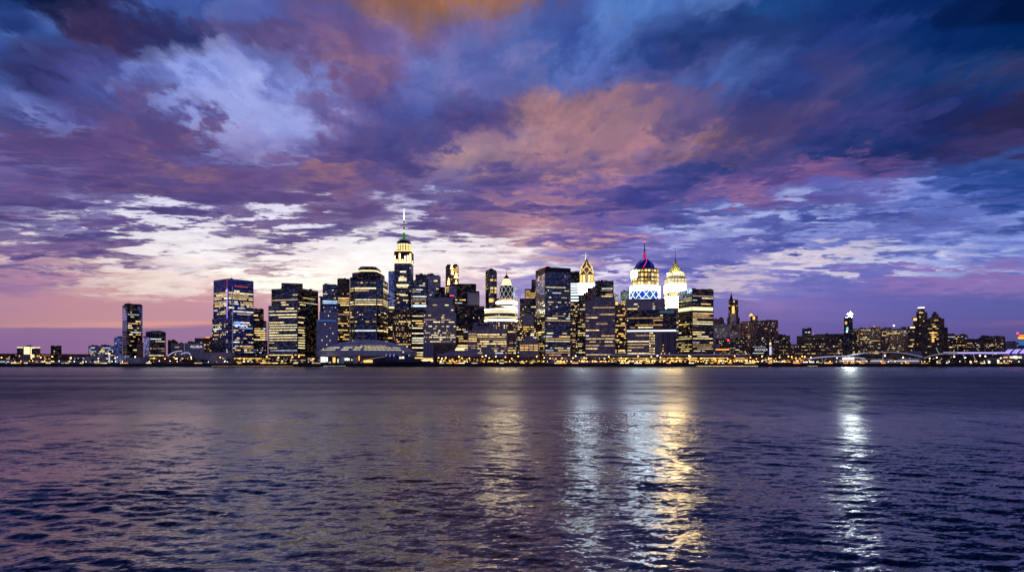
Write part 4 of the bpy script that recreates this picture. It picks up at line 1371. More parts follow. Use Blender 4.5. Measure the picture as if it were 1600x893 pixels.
for i in range(4):
    a, c = fp[i], fp[(i + 1) % 4]
    a1, c1 = q1[i], q1[(i + 1) % 4]
    m0 = ((a[0] + c[0]) / 2, (a[1] + c[1]) / 2)
    m1 = ((a1[0] + c1[0]) / 2, (a1[1] + c1[1]) / 2)
    tip = (cxx, cyy, Z(402.6))
    for p, q in (((*a, Z(428)), (*a1, Z(417))), ((*a1, Z(417)), tip), ((*m0, Z(428)), (*a1, Z(416.6))), ((*m0, Z(428)), (*c1, Z(416.6))), ((*m1, Z(417)), tip), ((*a, Z(428)), (*m1, Z(414))), ((*c, Z(428)), (*m1, Z(414)))):
        mb.bar(p, q, .95)
b.put(mb, 'crown_rib', M['crown_glow'])  # ribs emit so the crown looks floodlit
b.turned(916.4, [(1.1, 404), (.5, 400), (.15, 392.6), (0, 392.4)], 'lit_cream', 8, dy=21, part='needle')
b.done()

b = B('stepped_block', 'dark block climbing in steps toward the ribbed lilac tower', 'office block', 920, 1760)
s = b.face(902, 932, 470, None, 'dark_brick', 34)
b.face(911, 932, 457, 470.4, 'dark_brick', 30, Y=1766, part='setback')
b.face(918, 932, 449, 457.4, 'dark_brick', 26, Y=1770, part='setback')
b.lit(s, 472, 552, 6.4, .44, 3.4, .5, 3, WARM, 5)
b.done()
b = B('black_block', 'black cube topped block with a lit corner grid above the ribbed lilac tower', 'office tower', 945, 1800)
s = b.face(929.8, 958.8, 438.6, None, 'black_glass', 40)
b.lit(s, 447, 464, 5.8, .5, 3, .8, 4, WARM, 6, u0=.34, u1=.98)
b.plant(934, 950, 437.6, 439)
t = b.face(931, 938, 451, 455, 'dark_glass', 6, Y=1794, part='vent_bay')
b.done()
b = B('ribbed_tower', 'broad lilac grey tower with horizontal ribs and a sloping upper shoulder', 'office tower', 938, 1620)
s = b.face(914.2, 961.6, 470, None, 'grey_rib', 44)
t = b.face(923.5, 960.6, 463.8, 470.4, 'grey_rib', 40, Y=1624, part='upper_storeys')
b.lit(s, 475, 482, 6.4, .4, 5, .45, 4, WARM, 2)
b.lit(s, 482, 518, 8.6, .3, 5, .3, 4, WARM, 3)
b.lit(s, 517, 536, 8.2, .34, 5, .55, 4, WARM, 4)
b.lit(s, 536, 556, 8.2, .3, 5, .25, 5, WARM, 5)
b.done()
b = B('grey_sliver', 'pale grey sliver of a building right of the ribbed lilac tower', 'office block', 964, 1800)
s = b.face(958, 967, 459.8, None, 'grey_stone', 24)
b.done()
b = B('amber_block', 'brown block with blotches of bright amber light in a narrow street gap', 'office block', 970, 1720)
s = b.face(960.5, 980, 476, None, 'brown_brick', 24)
b.lit(s, 472, 552, 6, .55, 4, .45, 1.3, ('win_gold', 'lit_gold', 'win_warm'), 7)
t = b.face(961, 966, 470, 478, 'brown_brick', 8, Y=1712, part='corner_turret')
b.band(t, 471, 476, 'lit_gold', part='lit_panel')
b.done()
b = B('olive_block', 'pair of plain olive grey shafts under the jewelled dome tower', 'office tower', 979, 1840)
s = b.face(969.5, 982, 455, None, 'olive_stone', 30)
t = b.face(981.6, 989, 450, None, 'olive_stone', 30, Y=1834, part='tall_shaft')
b.lit(s, 468, 500, 6, .5, 3.4, .5, 2, GOLD, 4)
b.done()

b = B('jewelled_dome_tower', 'tower crowned by a blue diamond drum, amber rotunda and coloured dome with red spire', 'skyscraper', 1012, 1700)
Y = 1700
s = b.face(978, 1040, 466.4, None, 'mauve_stone', 56)
tt = b.face(998, 1024, 468, 484, 'navy_glass', 8, Y=1694, part='glass_bay')
b.lit(s, 467, 469.6, 5.6, .5, 4, .7, 5, WARM, 5)
b.lit(s, 470, 490, 6.4, .4, 4, .12, 2, WARM, 6)
b.lit(tt, 469, 484, 6.4, .36, 4, .2, 3, WARM, 7)
v = b.sec(foot_round(988.4, 1036.6, Y + 6, 36), 452, 466.8, 'blue_glass', Y=Y + 6, part='lattice_drum')
R = 24.1 / F * (Y + 6)
cx, cy = PX(1012.5, Y + 6), Y + 6 + R
for i, e in enumerate(b.edges(v)):
    b.strip(v, e, .05, e[2] - .05, PZ(466, Y + 6), PZ(452.6, Y + 6), 'crown_white' if e[0][0] > PX(1031, Y) else ('lit_azure' if (i // 2) % 3 else 'lit_blue'))
lattice(b, cx, cy, R, 466.4, 452.2, 13, .55, Y + 6, 'lat_bright', twist=1.0)
mb = MB()
mb.lathe(cx, cy, [(R - 3, PZ(452.4, Y)), (R + .4, PZ(452.4, Y)), (R + .4, PZ(451.4, Y)), (R - .8, PZ(444.8, Y)), (R - 4, PZ(444.4, Y))], 36)
b.put(mb, 'lit_ring', M['lit_ice'])
mb = MB()
mb.lathe(cx, cy, [(R + .7, PZ(466.6, Y)), (R + .7, PZ(465.8, Y)), (R - 2, PZ(465.6, Y))], 36)
b.put(mb, 'drum_ledge', M['crown_white'])
dy0 = 6 + R
r2 = 21.6
u = b.sec([(cx + r2 / F * Y * math.cos(2 * math.pi * i / 12 + .26), cy + r2 / F * Y * math.sin(2 * math.pi * i / 12 + .26)) for i in range(12)], 418, 445, 'gold_stone', Y=Y, part='rotunda')
for i, e in enumerate(b.edges(u)):
    w = e[2]
    left = (e[0][0] + e[1][0]) / 2 < PX(1001, Y)
    for y0, y1 in ((419.4, 422.4), (425.2, 429.8), (433, 436), (438.4, 443)):
        if left and y0 < 432:
            b.strip(u, e, w * .02, w * .98, PZ(y1 + 1.4, Y), PZ(y0, Y), 'lit_ice')
        else:
            for q in range(2):
                b.strip(u, e, w * (.1 + q * .46), w * (.44 + q * .46), PZ(y1, Y), PZ(y0, Y), ('amber_glow', 'lit_cream', 'win_gold', 'win_dim')[(i * 3 + q + int(y0)) % 4])
mb = MB()
cr = r2 / F * Y
mb.lathe(cx, cy, [(cr + .6, PZ(418.4, Y)), (cr + .6, PZ(417.4, Y)), (17.6 / F * Y, PZ(415.6, Y))], 24)
b.put(mb, 'cornice', M['gold_stone'])
b.turned(1012.6, [(17.4, 417), (14.6, 411), (10.4, 405.6), (6.2, 402), (3.2, 400.4), (0, 400)], 'dome_blue', 24, dy=dy0, part='dome')
mb = MB()
prof = [(17.5, 416.6), (14.7, 411), (10.5, 405.6), (6.3, 402), (3.4, 400.5)]
cols = ('lit_blue', 'lit_violet', 'dome_blue', 'lit_magenta', 'dome_blue', 'lit_blue', 'dome_blue', 'lit_violet')
for i in range(16):
    mb = MB()
    for j in range(len(prof) - 1):
        th = [2 * math.pi * (i + o) / 16 for o in (j * .55, (j + 1) * .55)]
        p = [(cx + prof[j + o][0] / F * Y * math.cos(th[o]), cy + prof[j + o][0] / F * Y * math.sin(th[o]), PZ(prof[j + o][1], Y)) for o in (0, 1)]
        mb.bar(p[0], p[1], .7)
    b.put(mb, 'dome_rib', M[cols[i % 8]])
b.turned(1012.6, [(2.6, 400.6), (2.2, 396), (1.5, 389), (0, 388.8)], 'red_low', 10, dy=dy0, part='spire_base')
b.turned(1012.6, [(1.2, 389.4), (.7, 381), (.35, 372), (.1, 366.8), (0, 366.6)], 'metal_dark', 8, dy=dy0, part='spire')
b.turned(1012.6, [(0, 373.2), (.9, 372.8), (.9, 372), (0, 371.6)], 'bulb_red', 8, dy=dy0, part='red_beacon')
b.done()

b = B('light_line_block', 'wide dark office block crossed by one long white light line, with vertical fins', 'office block', 1018, 1600)
s = b.face(978.6, 1057, 484, None, 'dark_glass', 40)
t = b.face(978.6, 1025, 470, 484.4, 'mauve_stone', 34, Y=1606, part='upper_storeys')
u = b.face(1024, 1054, 484.2, 489.4, 'steel_glass', 6, Y=1594, part='glass_parapet')
b.band(u, 484.8, 488.8, 'lit_azuredim', part='lit_parapet')
v = b.face(979.4, 1056.6, 514.6, None, 'grey_rib', 10, Y=1588, part='lower_front')
b.band(v, 515.4, 517.4, 'lit_lilac2', part='light_line')
f = b.face(1026.5, 1056, 519, None, 'fin_stone', 6, Y=1581, part='fin_screen')
b.fins(f, 'fin_metal', 11, .55)
b.lit(t, 471, 484, 6.4, .42, 4, .22, 3, WARM, 3)
b.lit(s, 489, 513, 6.4, .42, 4, .55, 5, WARM, 4, u0=0, u1=.74)
b.lit(v, 519, 554, 8, .3, 4, .7, 6, WARM, 5, u0=0, u1=.46)
e = b.edges(v)[0]
for py in range(519, 553, 4):
    for c in (.475, .515, .555):
        if rnd.random() < .85:
            b.strip(v, e, e[2] * (c - .012), e[2] * (c + .012), PZ(py + 2, 1588), PZ(py, 1588), 'win_warm')
e = b.edges(f)[0]
for px, py in ((1036, 543), (1036, 547), (1038.5, 551), (1034, 551), (1046, 551), (1037, 538)):
    b.strip(f, e, e[2] * (px - 1027.5) / 30, e[2] * (px - 1025.5) / 30, PZ(py + 1.6, 1581), PZ(py, 1581) , 'win_gold')
b.done()

b = B('white_lit_tower', 'brilliantly floodlit white tower with an olive pyramid roof and thin mast', 'skyscraper', 1058, 1800)
Y = 1800
s = b.sec(cham(1044.5, 1073.6, Y, 48, 7), 433, None, 'cream_stone', Y=Y)
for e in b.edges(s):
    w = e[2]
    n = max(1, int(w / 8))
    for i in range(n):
        for y0, y1, k in ((434.8, 437.6, 'cream_low'), (438.8, 441.6, 'cream_low'), (443, 455.6, 'stone_glow'), (457.2, 460.2, 'amber_glow'), (462, 480, 'stone_glow')):
            b.strip(s, e, w * (i + .1) / n, w * (i + .9) / n, PZ(y1, Y), PZ(y0, Y), k)  # glowing strips replace floodlight on the stone shaft, not real windows
for e in b.edges(s)[1:2]:
    for i in range(7):
        if i % 2:
            b.strip(s, e, e[2] * i / 7, e[2] * (i + .7) / 7, PZ(457.4, Y), PZ(456, Y), 'lit_gold')
t = b.sec(cham(1047, 1070.6, Y + 6, 38, 6), 424.6, 433.4, 'cream_stone', Y=Y + 6, part='attic')
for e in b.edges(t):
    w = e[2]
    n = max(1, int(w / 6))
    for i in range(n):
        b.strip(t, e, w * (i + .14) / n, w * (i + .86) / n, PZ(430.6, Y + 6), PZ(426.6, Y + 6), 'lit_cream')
b.turned(1058.8, [(11.2, 425), (10.4, 423.6), (6.4, 415.4), (2.0, 407.4), (1.4, 406), (0, 405.6)], 'olive_roof', 8, dy=6 + 19, part='pyramid_roof')
b.turned(1058.8, [(1.3, 407), (1.2, 404.6), (.4, 403), (.35, 394), (.15, 386), (0, 385.8)], 'metal_dark', 8, dy=25, part='mast')
mb = MB()
mb.lathe(PX(1058.8, 1800), 1825, [(12.6 / F * Y, PZ(425.4, Y)), (12.9 / F * Y, PZ(425.4, Y)), (12.9 / F * Y, PZ(424.9, Y)), (12.6 / F * Y, PZ(424.9, Y))], 24)
b.put(mb, 'floodlight_strip', M['flood_cream'])
for q in (-1, 0, 1):
    fl = bpy.data.lights.new('floodlight', 'POINT')
    fl.energy, fl.color, fl.shadow_soft_size = 14000, (1, .86, .45), .6
    fo = bpy.data.objects.new('floodlight', fl)
    COL.objects.link(fo)
    fo.location = (PX(1058.8, 1800) + q * 17, 1825 - 24, PZ(420, 1800))
u = b.face(1043.2, 1045.6, 456, None, 'dark_glass', 20, Y=1794, part='shade_sliver')  # dark sliver built for the shade on the shaft's left edge
v = b.face(1042.5, 1062, 481, None, 'dark_brick', 20, Y=1790, part='base_storeys')
b.lit(v, 485, 552, 6.4, .45, 3.6, .3, 2, WARM, 3)
b.done()

b = B('slab_tower', 'black slab tower with one thick glowing belt a third of the way down', 'skyscraper', 1081, 1640)
s = b.corner(1060, 1081.5, 1115, 450.8, None, 'dark_glass')
b.band(s, 479.2, 484.4, 'lit_belt', part='lit_belt', u1=.97)
b.lit(s, 459, 470, 5.8, .36, 4, .75, 8, WARM, 3)
b.lit(s, 470, 479, 5.8, .36, 4, .1, 2, WARM, 4)
b.lit(s, 487, 530, 5.8, .42, 4, .6, 6, WARM, 5, faces=(1,))
b.lit(s, 494, 530, 5.8, .42, 4, .45, 4, WARM, 6, faces=(0,))
b.lit(s, 530, 556, 5.8, .42, 4, .36, 6, WARM, 7)
b.plant(1085, 1112, 450, 452, back=20)
b.done()

# ================= lower town to the east
b = B('brick_block', 'plain brown cube just past the black slab tower', 'office block', 1123, 1900)
s = b.face(1112, 1131.4, 498, None, 'brown_brick', 30)
b.done()
b = B('mauve_block', 'wide mauve office block with a few white lights below the pinnacled tower', 'office block', 1140, 1820)
s = b.face(1112, 1162, 506, None, 'mauve_stone', 40)
t = b.face(1142, 1152, 508, 517, 'brown_brick', 6, Y=1812, part='brown_bay')
b.lit(s, 509, 556, 5.6, .34, 2.6, .13, 1.1, DOTS, 5)
b.done()
b = B('pinnacled_tower', 'dark stone tower with a sharp pinnacle and a gold lit vertical slot', 'skyscraper', 1146, 1860)
Y = 1860
s = b.face(1138.2, 1153.8, 478, None, 'dark_brick', 30)
t = b.face(1138.6, 1153.4, 468, 478.4, 'dark_brick', 28, Y=1862, part='upper_storeys')
b.face(1136, 1156, 496, None, 'dark_brick', 36, Y=1856, part='lower_tower')
u = b.face(1141.4, 1150.6, 490, None, 'mauve_stone', 14, Y=1850, part='pale_bay')
b.turned(1146, [(3.0, 468.4), (2.4, 465), (1.0, 460), (.5, 457), (.1, 454.6), (0, 454.4)], 'roof_dark', 8, part='pinnacle')
e = b.edges(s)[0]
b.strip(s, e, e[2] * .36, e[2] * .62, PZ(489.6, Y), PZ(478, Y), 'lit_gold')
e = b.edges(t)[0]
for c in (.1, .5, .85):
    b.strip(t, e, e[2] * (c - .07), e[2] * (c + .07), PZ(478, Y), PZ(476.6, Y), 'win_gold')
b.strip(t, e, e[2] * .5, e[2] * .64, PZ(471.6, Y), PZ(470, Y), 'lit_cream')
b.lit(s, 480, 494, 6, .4, 3, .2, 1.2, GOLD, 4)
b.done()
b = B('brick_complex', 'russet brick complex with a gold lit pyramid lantern on its stair tower', 'apartments', 1186, 1780)
Y = 1780
s = b.face(1157.5, 1216, 501, None, 'brown_brick', 44)
t = b.face(1172.4, 1184.2, 493.2, None, 'brown_brick', 30, Y=1770, part='stair_tower')
b.face(1193, 1214.6, 499.8, 501.4, 'brown_brick', 24, Y=1788, part='roof_house')
b.turned(1177.6, [(3.4, 493.4), (2.8, 491.4), (.8, 488.6), (0, 488)], 'lit_gold', 8, Y=1770, part='lit_lantern')
b.turned(1177.6, [(.3, 489), (.15, 483.4), (0, 483.2)], 'metal_dark', 6, Y=1770, part='aerial')
e = b.edges(t)[0]
b.strip(t, e, e[2] * .34, e[2] * .62, PZ(499, 1770), PZ(494, 1770), 'lit_gold')
b.lit(s, 503, 540, 5.4, .34, 2.6, .16, 1.2, DOTS, 5)
b.done()
b = B('dark_block', 'unlit dark mass under the russet brick complex', 'office block', 1198, 1700)
s = b.face(1181, 1218, 521, None, 'dark_brick', 34)
b.lit(s, 524, 556, 5.4, .34, 2.6, .1, 1.1, MIX, 8)
t = b.face(1214, 1234.5, 524, None, 'dark_brick', 30, Y=1740, part='side_wing')
b.lit(t, 526, 556, 5.4, .34, 2.6, .12, 1.1, MIX, 9)
b.done()
b = B('shade_block', 'dark terrace with red and cool lights between the slab tower and billboard', 'office block', 1140, 1680)
s = b.face(1118, 1168, 529, None, 'dark_brick', 30)
b.lit(s, 531, 556, 5.0, .34, 2.6, .2, 1.2, MIX, 8)
e = b.edges(s)[0]
b.strip(s, e, e[2] * .37, e[2] * .43, PZ(532.5, 1680), PZ(529.6, 1680), 'lit_red')
t = b.face(1116.5, 1125, 537, None, 'mauve_panel', 20, Y=1660, part='pale_wing')
u = b.face(1118, 1140, 544.6, 547, 'brown_brick', 8, Y=1650, part='canopy')
b.band(u, 544.8, 546.6, 'lit_orange')
b.done()
b = B('billboard', 'dark illuminated billboard with white dotted lettering over the quay lights', 'billboard', 1187, 1600)
s = b.face(1174, 1201.5, 540.4, 553, 'black_glass', 3, part='board')
b.sign(s, 0, 'VOLK APRMES', .06, 540.9, 1.9, 'sign_white', 1.75)
b.sign(s, 0, 'ROXO', .2, 544.0, 5.4, 'sign_white', 1.3)
e = b.edges(s)[0]
b.strip(s, e, e[2] * .08, e[2] * .7, PZ(551.8, 1600), PZ(550.9, 1600), 'sign_white')
b.strip(s, e, e[2] * .7, e[2] * .76, PZ(548.8, 1600), PZ(548, 1600), 'sign_white')
mb = MB()
for px in (1177, 1199):
    mb.bar((PX(px, 1601), 1602, GZ), (PX(px, 1601), 1602, PZ(552.9, 1602)), .6)
b.put(mb, 'support_frame', M['metal_dark'])
b.done()
b = B('light_pylon', 'slim white glowing pylon with a cream cap beside the billboard', 'pylon', 1203.6, 1600)
mb = MB()
mb.bar((PX(1203.8, 1600), 1600, GZ), (PX(1203.8, 1600), 1600, PZ(534, 1600)), .9)
b.put(mb, 'post', M['metal_dark'])
mb = MB()
mb.box(PX(1202.6, 1599), PX(1205, 1599), 1597, 1600, PZ(554, 1599), PZ(541, 1599))
b.put(mb, 'lit_panel', M['lit_lilac'])
b.turned(1203.8, [(1.6, 538.6), (1.0, 537), (1.5, 535), (0, 534.4)], 'lit_cream', 8, dy=0, part='lit_cap')
b.done()

b = B('plant_house', 'box shaped plant house with twin white lights on the long dark ridge', 'plant room', 1261, 1900)
s = b.face(1253.4, 1268.4, 513, None, 'dark_glass', 24)
e = b.edges(s)[0]
for c in (.42, .72):
    b.strip(s, e, e[2] * (c - .1), e[2] * (c + .1), PZ(519.6, 1900), PZ(518, 1900), 'win_cool')
b.spire(1261.4, 508.4, 513.2, .5, .25, 'metal_dark', part='aerial')
b.done()
b = B('ridge_block', 'long low dark block on the skyline dotted with amber windows', 'apartments', 1290, 1840)
s = b.face(1245, 1322, 524, None, 'dark_brick', 44)
t = b.face(1272, 1320, 521.4, 524.4, 'dark_brick', 36, Y=1846, part='roof_house')
b.plant(1290, 1294, 520, 522)
b.lit(s, 526, 552, 5.4, .34, 2.6, .22, 1.3, DOTS, 3)
b.strip(s, b.edges(s)[0], 41, 42.5, PZ(521.4, 1840), PZ(520, 1840), 'lit_orange')
b.done()
b = B('terrace_row', 'low dark terrace peppered with small lights in front of the long ridge block', 'houses', 1262, 1700)
s = b.face(1216, 1320, 537.5, None, 'dark_brick', 30)
for l, r, yt in ((1224, 1236, 535), (1246, 1252, 536), (1290, 1302, 535.6)):
    b.face(l, r, yt, 538, 'dark_brick', 20, Y=1704, part='roof_house')
b.lit(s, 539, 556, 5.0, .34, 2.6, .3, 1.3, DOTS, 3)
b.done()
b = B('glare_tower', 'dark shaft topped by a brilliant white star, green light on its side', 'tower', 1325.6, 1780)
Y = 1780
s = b.face(1318.8, 1332.6, 496.2, None, 'dark_glass', 26)
e = b.edges(s)[0]
b.strip(s, e, e[2] * .12, e[2] * .36, PZ(506.2, Y), PZ(502, Y), 'win_gold')
b.strip(s, e, e[2] * .3, e[2] * .5, PZ(513, Y), PZ(510.6, Y), 'win_cool')
b.strip(s, e, e[2] * .26, e[2] * .5, PZ(515.4, Y), PZ(513, Y), 'win_green')
b.strip(s, e, e[2] * .24, e[2] * .44, PZ(519, Y), PZ(516, Y), 'lit_icedim')
mb = MB()
sx, sy, sz = PX(1330.4, Y), Y + 6, PZ(491.2, Y)
pts = []
for i in range(10):
    r = 8.2 if i % 2 == 0 else 3.4
    t = math.pi / 2 + i * math.pi / 5
    pts.append((sx + r * math.cos(t), sz + r * math.sin(t)))
for yy, sg in ((sy - 1, 1), (sy + 1, -1)):
    for i in range(10):
        p, q = pts[i], pts[(i + 1) % 10]
        tri = [(sx, yy - sg * 2.2, sz), (p[0], sy, p[1]), (q[0], sy, q[1])]
        mb.poly(tri if sg < 0 else tri[::-1])
b.put(mb, 'star', M['lamp_glare'])  # a lamp's glare modelled as a solid five-pointed shape
mb = MB()
mb.bar((sx, sy, PZ(496.4, Y)), (sx, sy, sz - 6), .5)
b.put(mb, 'star_mount', M['metal_dark'])  # holds the solid shape that models the lamp's glare
b.done()
b = B('apartment_block', 'long dark apartment slab with a red roof light beside the tower with the lamp glare', 'apartments', 1356, 1800)
s = b.face(1331, 1376.6, 513, None, 'dark_brick', 40)
t = b.face(1358, 1376, 510.4, 513.4, 'dark_brick', 24, Y=1806, part='roof_house')
mb = MB()
mb.lathe(PX(1365.8, 1806), 1806, [(0, PZ(510.5, 1806)), (1, PZ(510, 1806)), (1, PZ(509.4, 1806)), (0, PZ(509, 1806))], 8)
b.put(mb, 'red_beacon', M['bulb_red'])
b.clutter(s, 6, 14)
b.lit(s, 513.4, 553, 5.4, .34, 2.6, .34, 1.5, DOTS, 5)
b.done()
b = B('apartment_block', 'long dark apartment slab with a white lamp mast on its flat roof', 'apartments', 1397, 1780)
s = b.face(1373, 1420, 513, None, 'brown_brick', 40)
b.spire(1402.8, 509, 513.4, .4, .3, 'metal_dark', part='lamp_mast')
mb = MB()
mb.lathe(PX(1402.8, 1780), 1798, [(0, PZ(509, 1780)), (1.6, PZ(508.2, 1780)), (1.6, PZ(507.4, 1780)), (0, PZ(506.6, 1780))], 8)
b.put(mb, 'lamp_globe', M['bulb_white'])
b.clutter(s, 6, 15)
b.lit(s, 514, 553, 5.4, .34, 2.6, .28, 1.5, DOTS, 6)
b.done()
b = B('apartment_tower', 'tall brown stepped apartment tower with a white lit crown band', 'apartments', 1440, 1700)
Y = 1700
s = b.face(1431.8, 1449.4, 488.6, None, 'dark_brick', 34)
t = b.face(1434, 1445, 479.4, 489, 'dark_brick', 24, Y=Y + 4, part='upper_storeys')
b.band(t, 479.6, 481.4, 'stone_glow2', part='lit_cornice')
b.band(t, 487.6, 489.4, 'lit_cream', part='lit_cornice', u1=.8)
u = b.face(1427, 1433, 497.4, None, 'dark_brick', 24, Y=Y - 4, part='setback')
b.band(u, 496.6, 500.6, 'lit_gold', part='lit_terrace')
v = b.face(1418.4, 1430, 509.6, None, 'dark_brick', 24, Y=Y - 8, part='setback')
b.band(v, 510, 512.4, 'lit_cream', part='lit_terrace', u0=.3)
b.lit(t, 482, 487, 5, .5, 3, .4, 1.5, GOLD, 4)
b.lit(s, 491, 552, 6, .45, 3, .1, 1.2, GOLD, 5)
b.lit(v, 514, 552, 6, .45, 3, .34, 1.4, GOLD, 6)
b.done()
b = B('apartment_tower', 'broad brown apartment tower with yellow stairwell lights and a small turret', 'apartments', 1464, 1720)
Y = 1720
s = b.face(1448.6, 1475.8, 497.6, None, 'dark_brick', 34)
t = b.face(1455.8, 1467, 490.4, 498, 'dark_brick', 24, Y=Y + 4, part='turret')
b.face(1458, 1463.6, 486.8, 490.8, 'dark_brick', 14, Y=Y + 8, part='turret_top')
u = b.face(1474.6, 1481.2, 513.4, None, 'dark_brick', 26, Y=Y + 2, part='side_wing')
b.lit(s, 498, 534, 6, .5, 3.4, .5, 1.5, GOLD, 14, u1=.7)
b.lit(s, 534, 552, 6, .45, 3.2, .2, 1.3, GOLD, 15)
e = b.edges(s)[0]
for py in (518, 521.5, 525, 528.5, 531.5):
    b.strip(s, e, e[2] * .28, e[2] * .42, PZ(py + 2.4, Y), PZ(py, Y), 'lit_gold')
w_ = b.face(1468.6, 1475.4, 497.4, 502, 'dark_brick', 8, Y=Y - 3, part='corner_bay')
b.band(w_, 497.6, 501.6, 'lit_cream', part='lit_terrace')
b.done()
for (l, r, yt, Yd, m, p, lab, sd) in (
    (1476, 1512, 523, 1800, 'dark_brick', .3, 'low dark apartments with scattered amber windows right of the broad brown tower', 1),
    (1508, 1536, 531, 1740, 'dark_brick', .26, 'lowest dark block with pinprick lights between two taller apartment rows', 2),
    (1530, 1571, 526, 1820, 'dark_brick', .28, 'dark stepped apartments with a flat slab roof before the red tipped tower', 3),
    (1556, 1592, 535, 1860, 'grey_stone', .05, 'grey shed roofed block touching the red tipped tower', 4)):
    b = B('apartment_block', lab, 'apartments', (l + r) / 2, Yd)
    s = b.face(l, r, yt, None, m, 36)
    b.plant(l + 4, l + 15, yt - 2.2, yt + .5)
    if sd == 3:
        b.face(1533, 1542, 523.4, 526.4, 'dark_brick', 20, Y=1826, part='roof_house')
        b.face(1558, 1570.6, 526.4, 536, 'dark_brick', 20, Y=1814, part='side_wing')
    b.clutter(s, 6, sd)
    b.lit(s, yt + 1.5, 554, 5.2, .34, 2.6, p, 1.4, DOTS, 40 + sd)
    b.done()
b = B('red_tipped_tower', 'tower glowing orange at its tip and blue below, cut by the frame edge', 'tower', 1597, 1700)
s = b.face(1591.5, 1606, 530, None, 'navy_glass', 26)
t = b.face(1590.6, 1606, 525, 530.4, 'brown_brick', 24, Y=1698, part='crown')
b.band(t, 525.6, 529.4, 'lit_orange', part='lit_panel')
u = b.face(1592.6, 1606, 521.5, 525.4, 'brown_brick', 20, Y=1700, part='upper_storeys')
b.band(u, 522.5, 525, 'lit_redorange', part='lit_panel')
b.band(s, 531, 539, 'lit_azure', part='lit_panel', u1=.8)
mb = MB()
mb.lathe(PX(1593, 1700), 1706, [(0, PZ(521.6, 1700)), (2, PZ(520.8, 1700)), (2, PZ(519.4, 1700)), (0, PZ(518.6, 1700))], 8)
b.put(mb, 'red_beacon', M['bulb_red'])
b.done()
# ================= ground, quay and everything on the shore
mb = MB()
mb.poly([(-9000, 1503, GZ), (9000, 1503, GZ), (9000, 16000, GZ), (-9000, 16000, GZ)])
tag(mb.build('ground', M['roof_grey']), kind='structure')
mb = MB()
mb.box(-1500, 1500, 1500, 1503, -1.5, GZ + .35)
mb.box(-1500, 1500, 1498.8, 1500, -1.5, .9)
tag(mb.build('seawall', M['stone_wall']), 'long dark stone seawall holding the city bank along the river', 'seawall')

def root(name, label, cat, x, y, z=GZ, group=None):
    o = bpy.data.objects.new(name, None)
    COL.objects.link(o)
    o.location = (x, y, z)
    tag(o, label, cat, group)
    return o

# ---- domed hall
Yc = 1650
b = B('domed_hall', 'shallow ribbed dome hall with curved lit window bands above a bright entrance', 'hall', 575, Yc)
prof = [(75, 549.4), (67, 545.6), (57, 541.6), (45, 537.8), (31, 534), (16, 531.6), (0, 530.8)]
cx, cy = PX(575, Yc), Yc
toR = lambda r: r / F * Yc
mb = MB()
mb.lathe(cx, cy, [(toR(r), PZ(p, Yc)) for r, p in prof], 64)
b.put(mb, 'dome', M['dome_metal'], smooth=True)
mb = MB()
for i in range(64):
    t = 2 * math.pi * i / 64
    for j in range(len(prof) - 1):
        p, q = [(cx + toR(prof[j + o][0]) * math.cos(t), cy + toR(prof[j + o][0]) * math.sin(t), PZ(prof[j + o][1], Yc) + .5) for o in (0, 1)]
        mb.bar(p, q, .55)
b.put(mb, 'dome_rib', M['white_paint'])
def ring_band(r0, p0, r1, p1, a0, a1, m, part='lit_window'):
    mb = MB()
    n = max(2, int((a1 - a0) / 4))
    for i in range(n):
        t = [math.radians(270 + a0 + (a1 - a0) * (i + o) / n) for o in (0, 1)]
        q = [(cx + (toR(r) + .9) * math.cos(tt), cy + (toR(r) + .9) * math.sin(tt), PZ(p, Yc) + .5) for tt, r, p in ((t[0], r0, p0), (t[1], r0, p0), (t[1], r1, p1), (t[0], r1, p1))]
        mb.poly(q)
        k = [(x, y + 1.2, z - .6) for x, y, z in q]
        mb.poly(k[::-1])
    b.put(mb, part, M[m])
for a0, a1 in ((-76, -28), (-22, -9), (-6, 4), (7, 44), (47, 60)):
    ring_band(64.5, 545.0, 61, 543.4, a0, a1, 'win_dome')
for a0, a1 in ((-72, -30), (-21, -11), (-6, 3), (7, 55)):
    ring_band(72, 548.2, 69, 546.8, a0, a1, 'win_dome')
for a0, a1 in ((-22, -5), (0, 40)):
    ring_band(57, 541.9, 54.5, 541, a0, a1, 'win_dim')
mb = MB()
mb.lathe(cx, cy, [(toR(76), PZ(556.5, Yc)), (toR(77.5), PZ(556.5, Yc)), (toR(77.5), PZ(549.6, Yc)), (toR(75), PZ(549.2, Yc))], 64)
b.put(mb, 'drum_wall', M['concrete'])
mb = MB()
mb.lathe(cx, cy, [(toR(70), GZ), (toR(70), PZ(556.4, Yc)), (toR(77), PZ(556.3, Yc))], 64)
b.put(mb, 'lower_wall', M['roof_grey'])
Yf = 1534
for l, r, t0, t1, k in ((501, 504.6, 557, 565.5, 'lit_white'), (505.2, 508.4, 557, 565.5, 'lit_white'), (509, 512, 557.4, 565, 'lit_white'), (520, 524, 558, 566, 'lit_gold'), (527, 529, 560, 566, 'win_pale'), (538.5, 540.4, 558.6, 563, 'lit_white'), (541.2, 543.4, 558.6, 563, 'lit_white'), (544.2, 546, 559, 563, 'lit_white'), (549, 550.4, 560.4, 563, 'win_pale'), (560, 562, 555, 563, 'lit_orange'), (568, 582, 562, 566, 'lit_gold'), (514, 517, 565, 566.4, 'win_pale')):
    mb = MB()
    mb.prism(foot_face(l, r, Yf, 2.5), PZ(t1, Yf), PZ(t0, Yf), None, 0)
    b.put(mb, 'lit_doorway', M[k])
mb = MB()
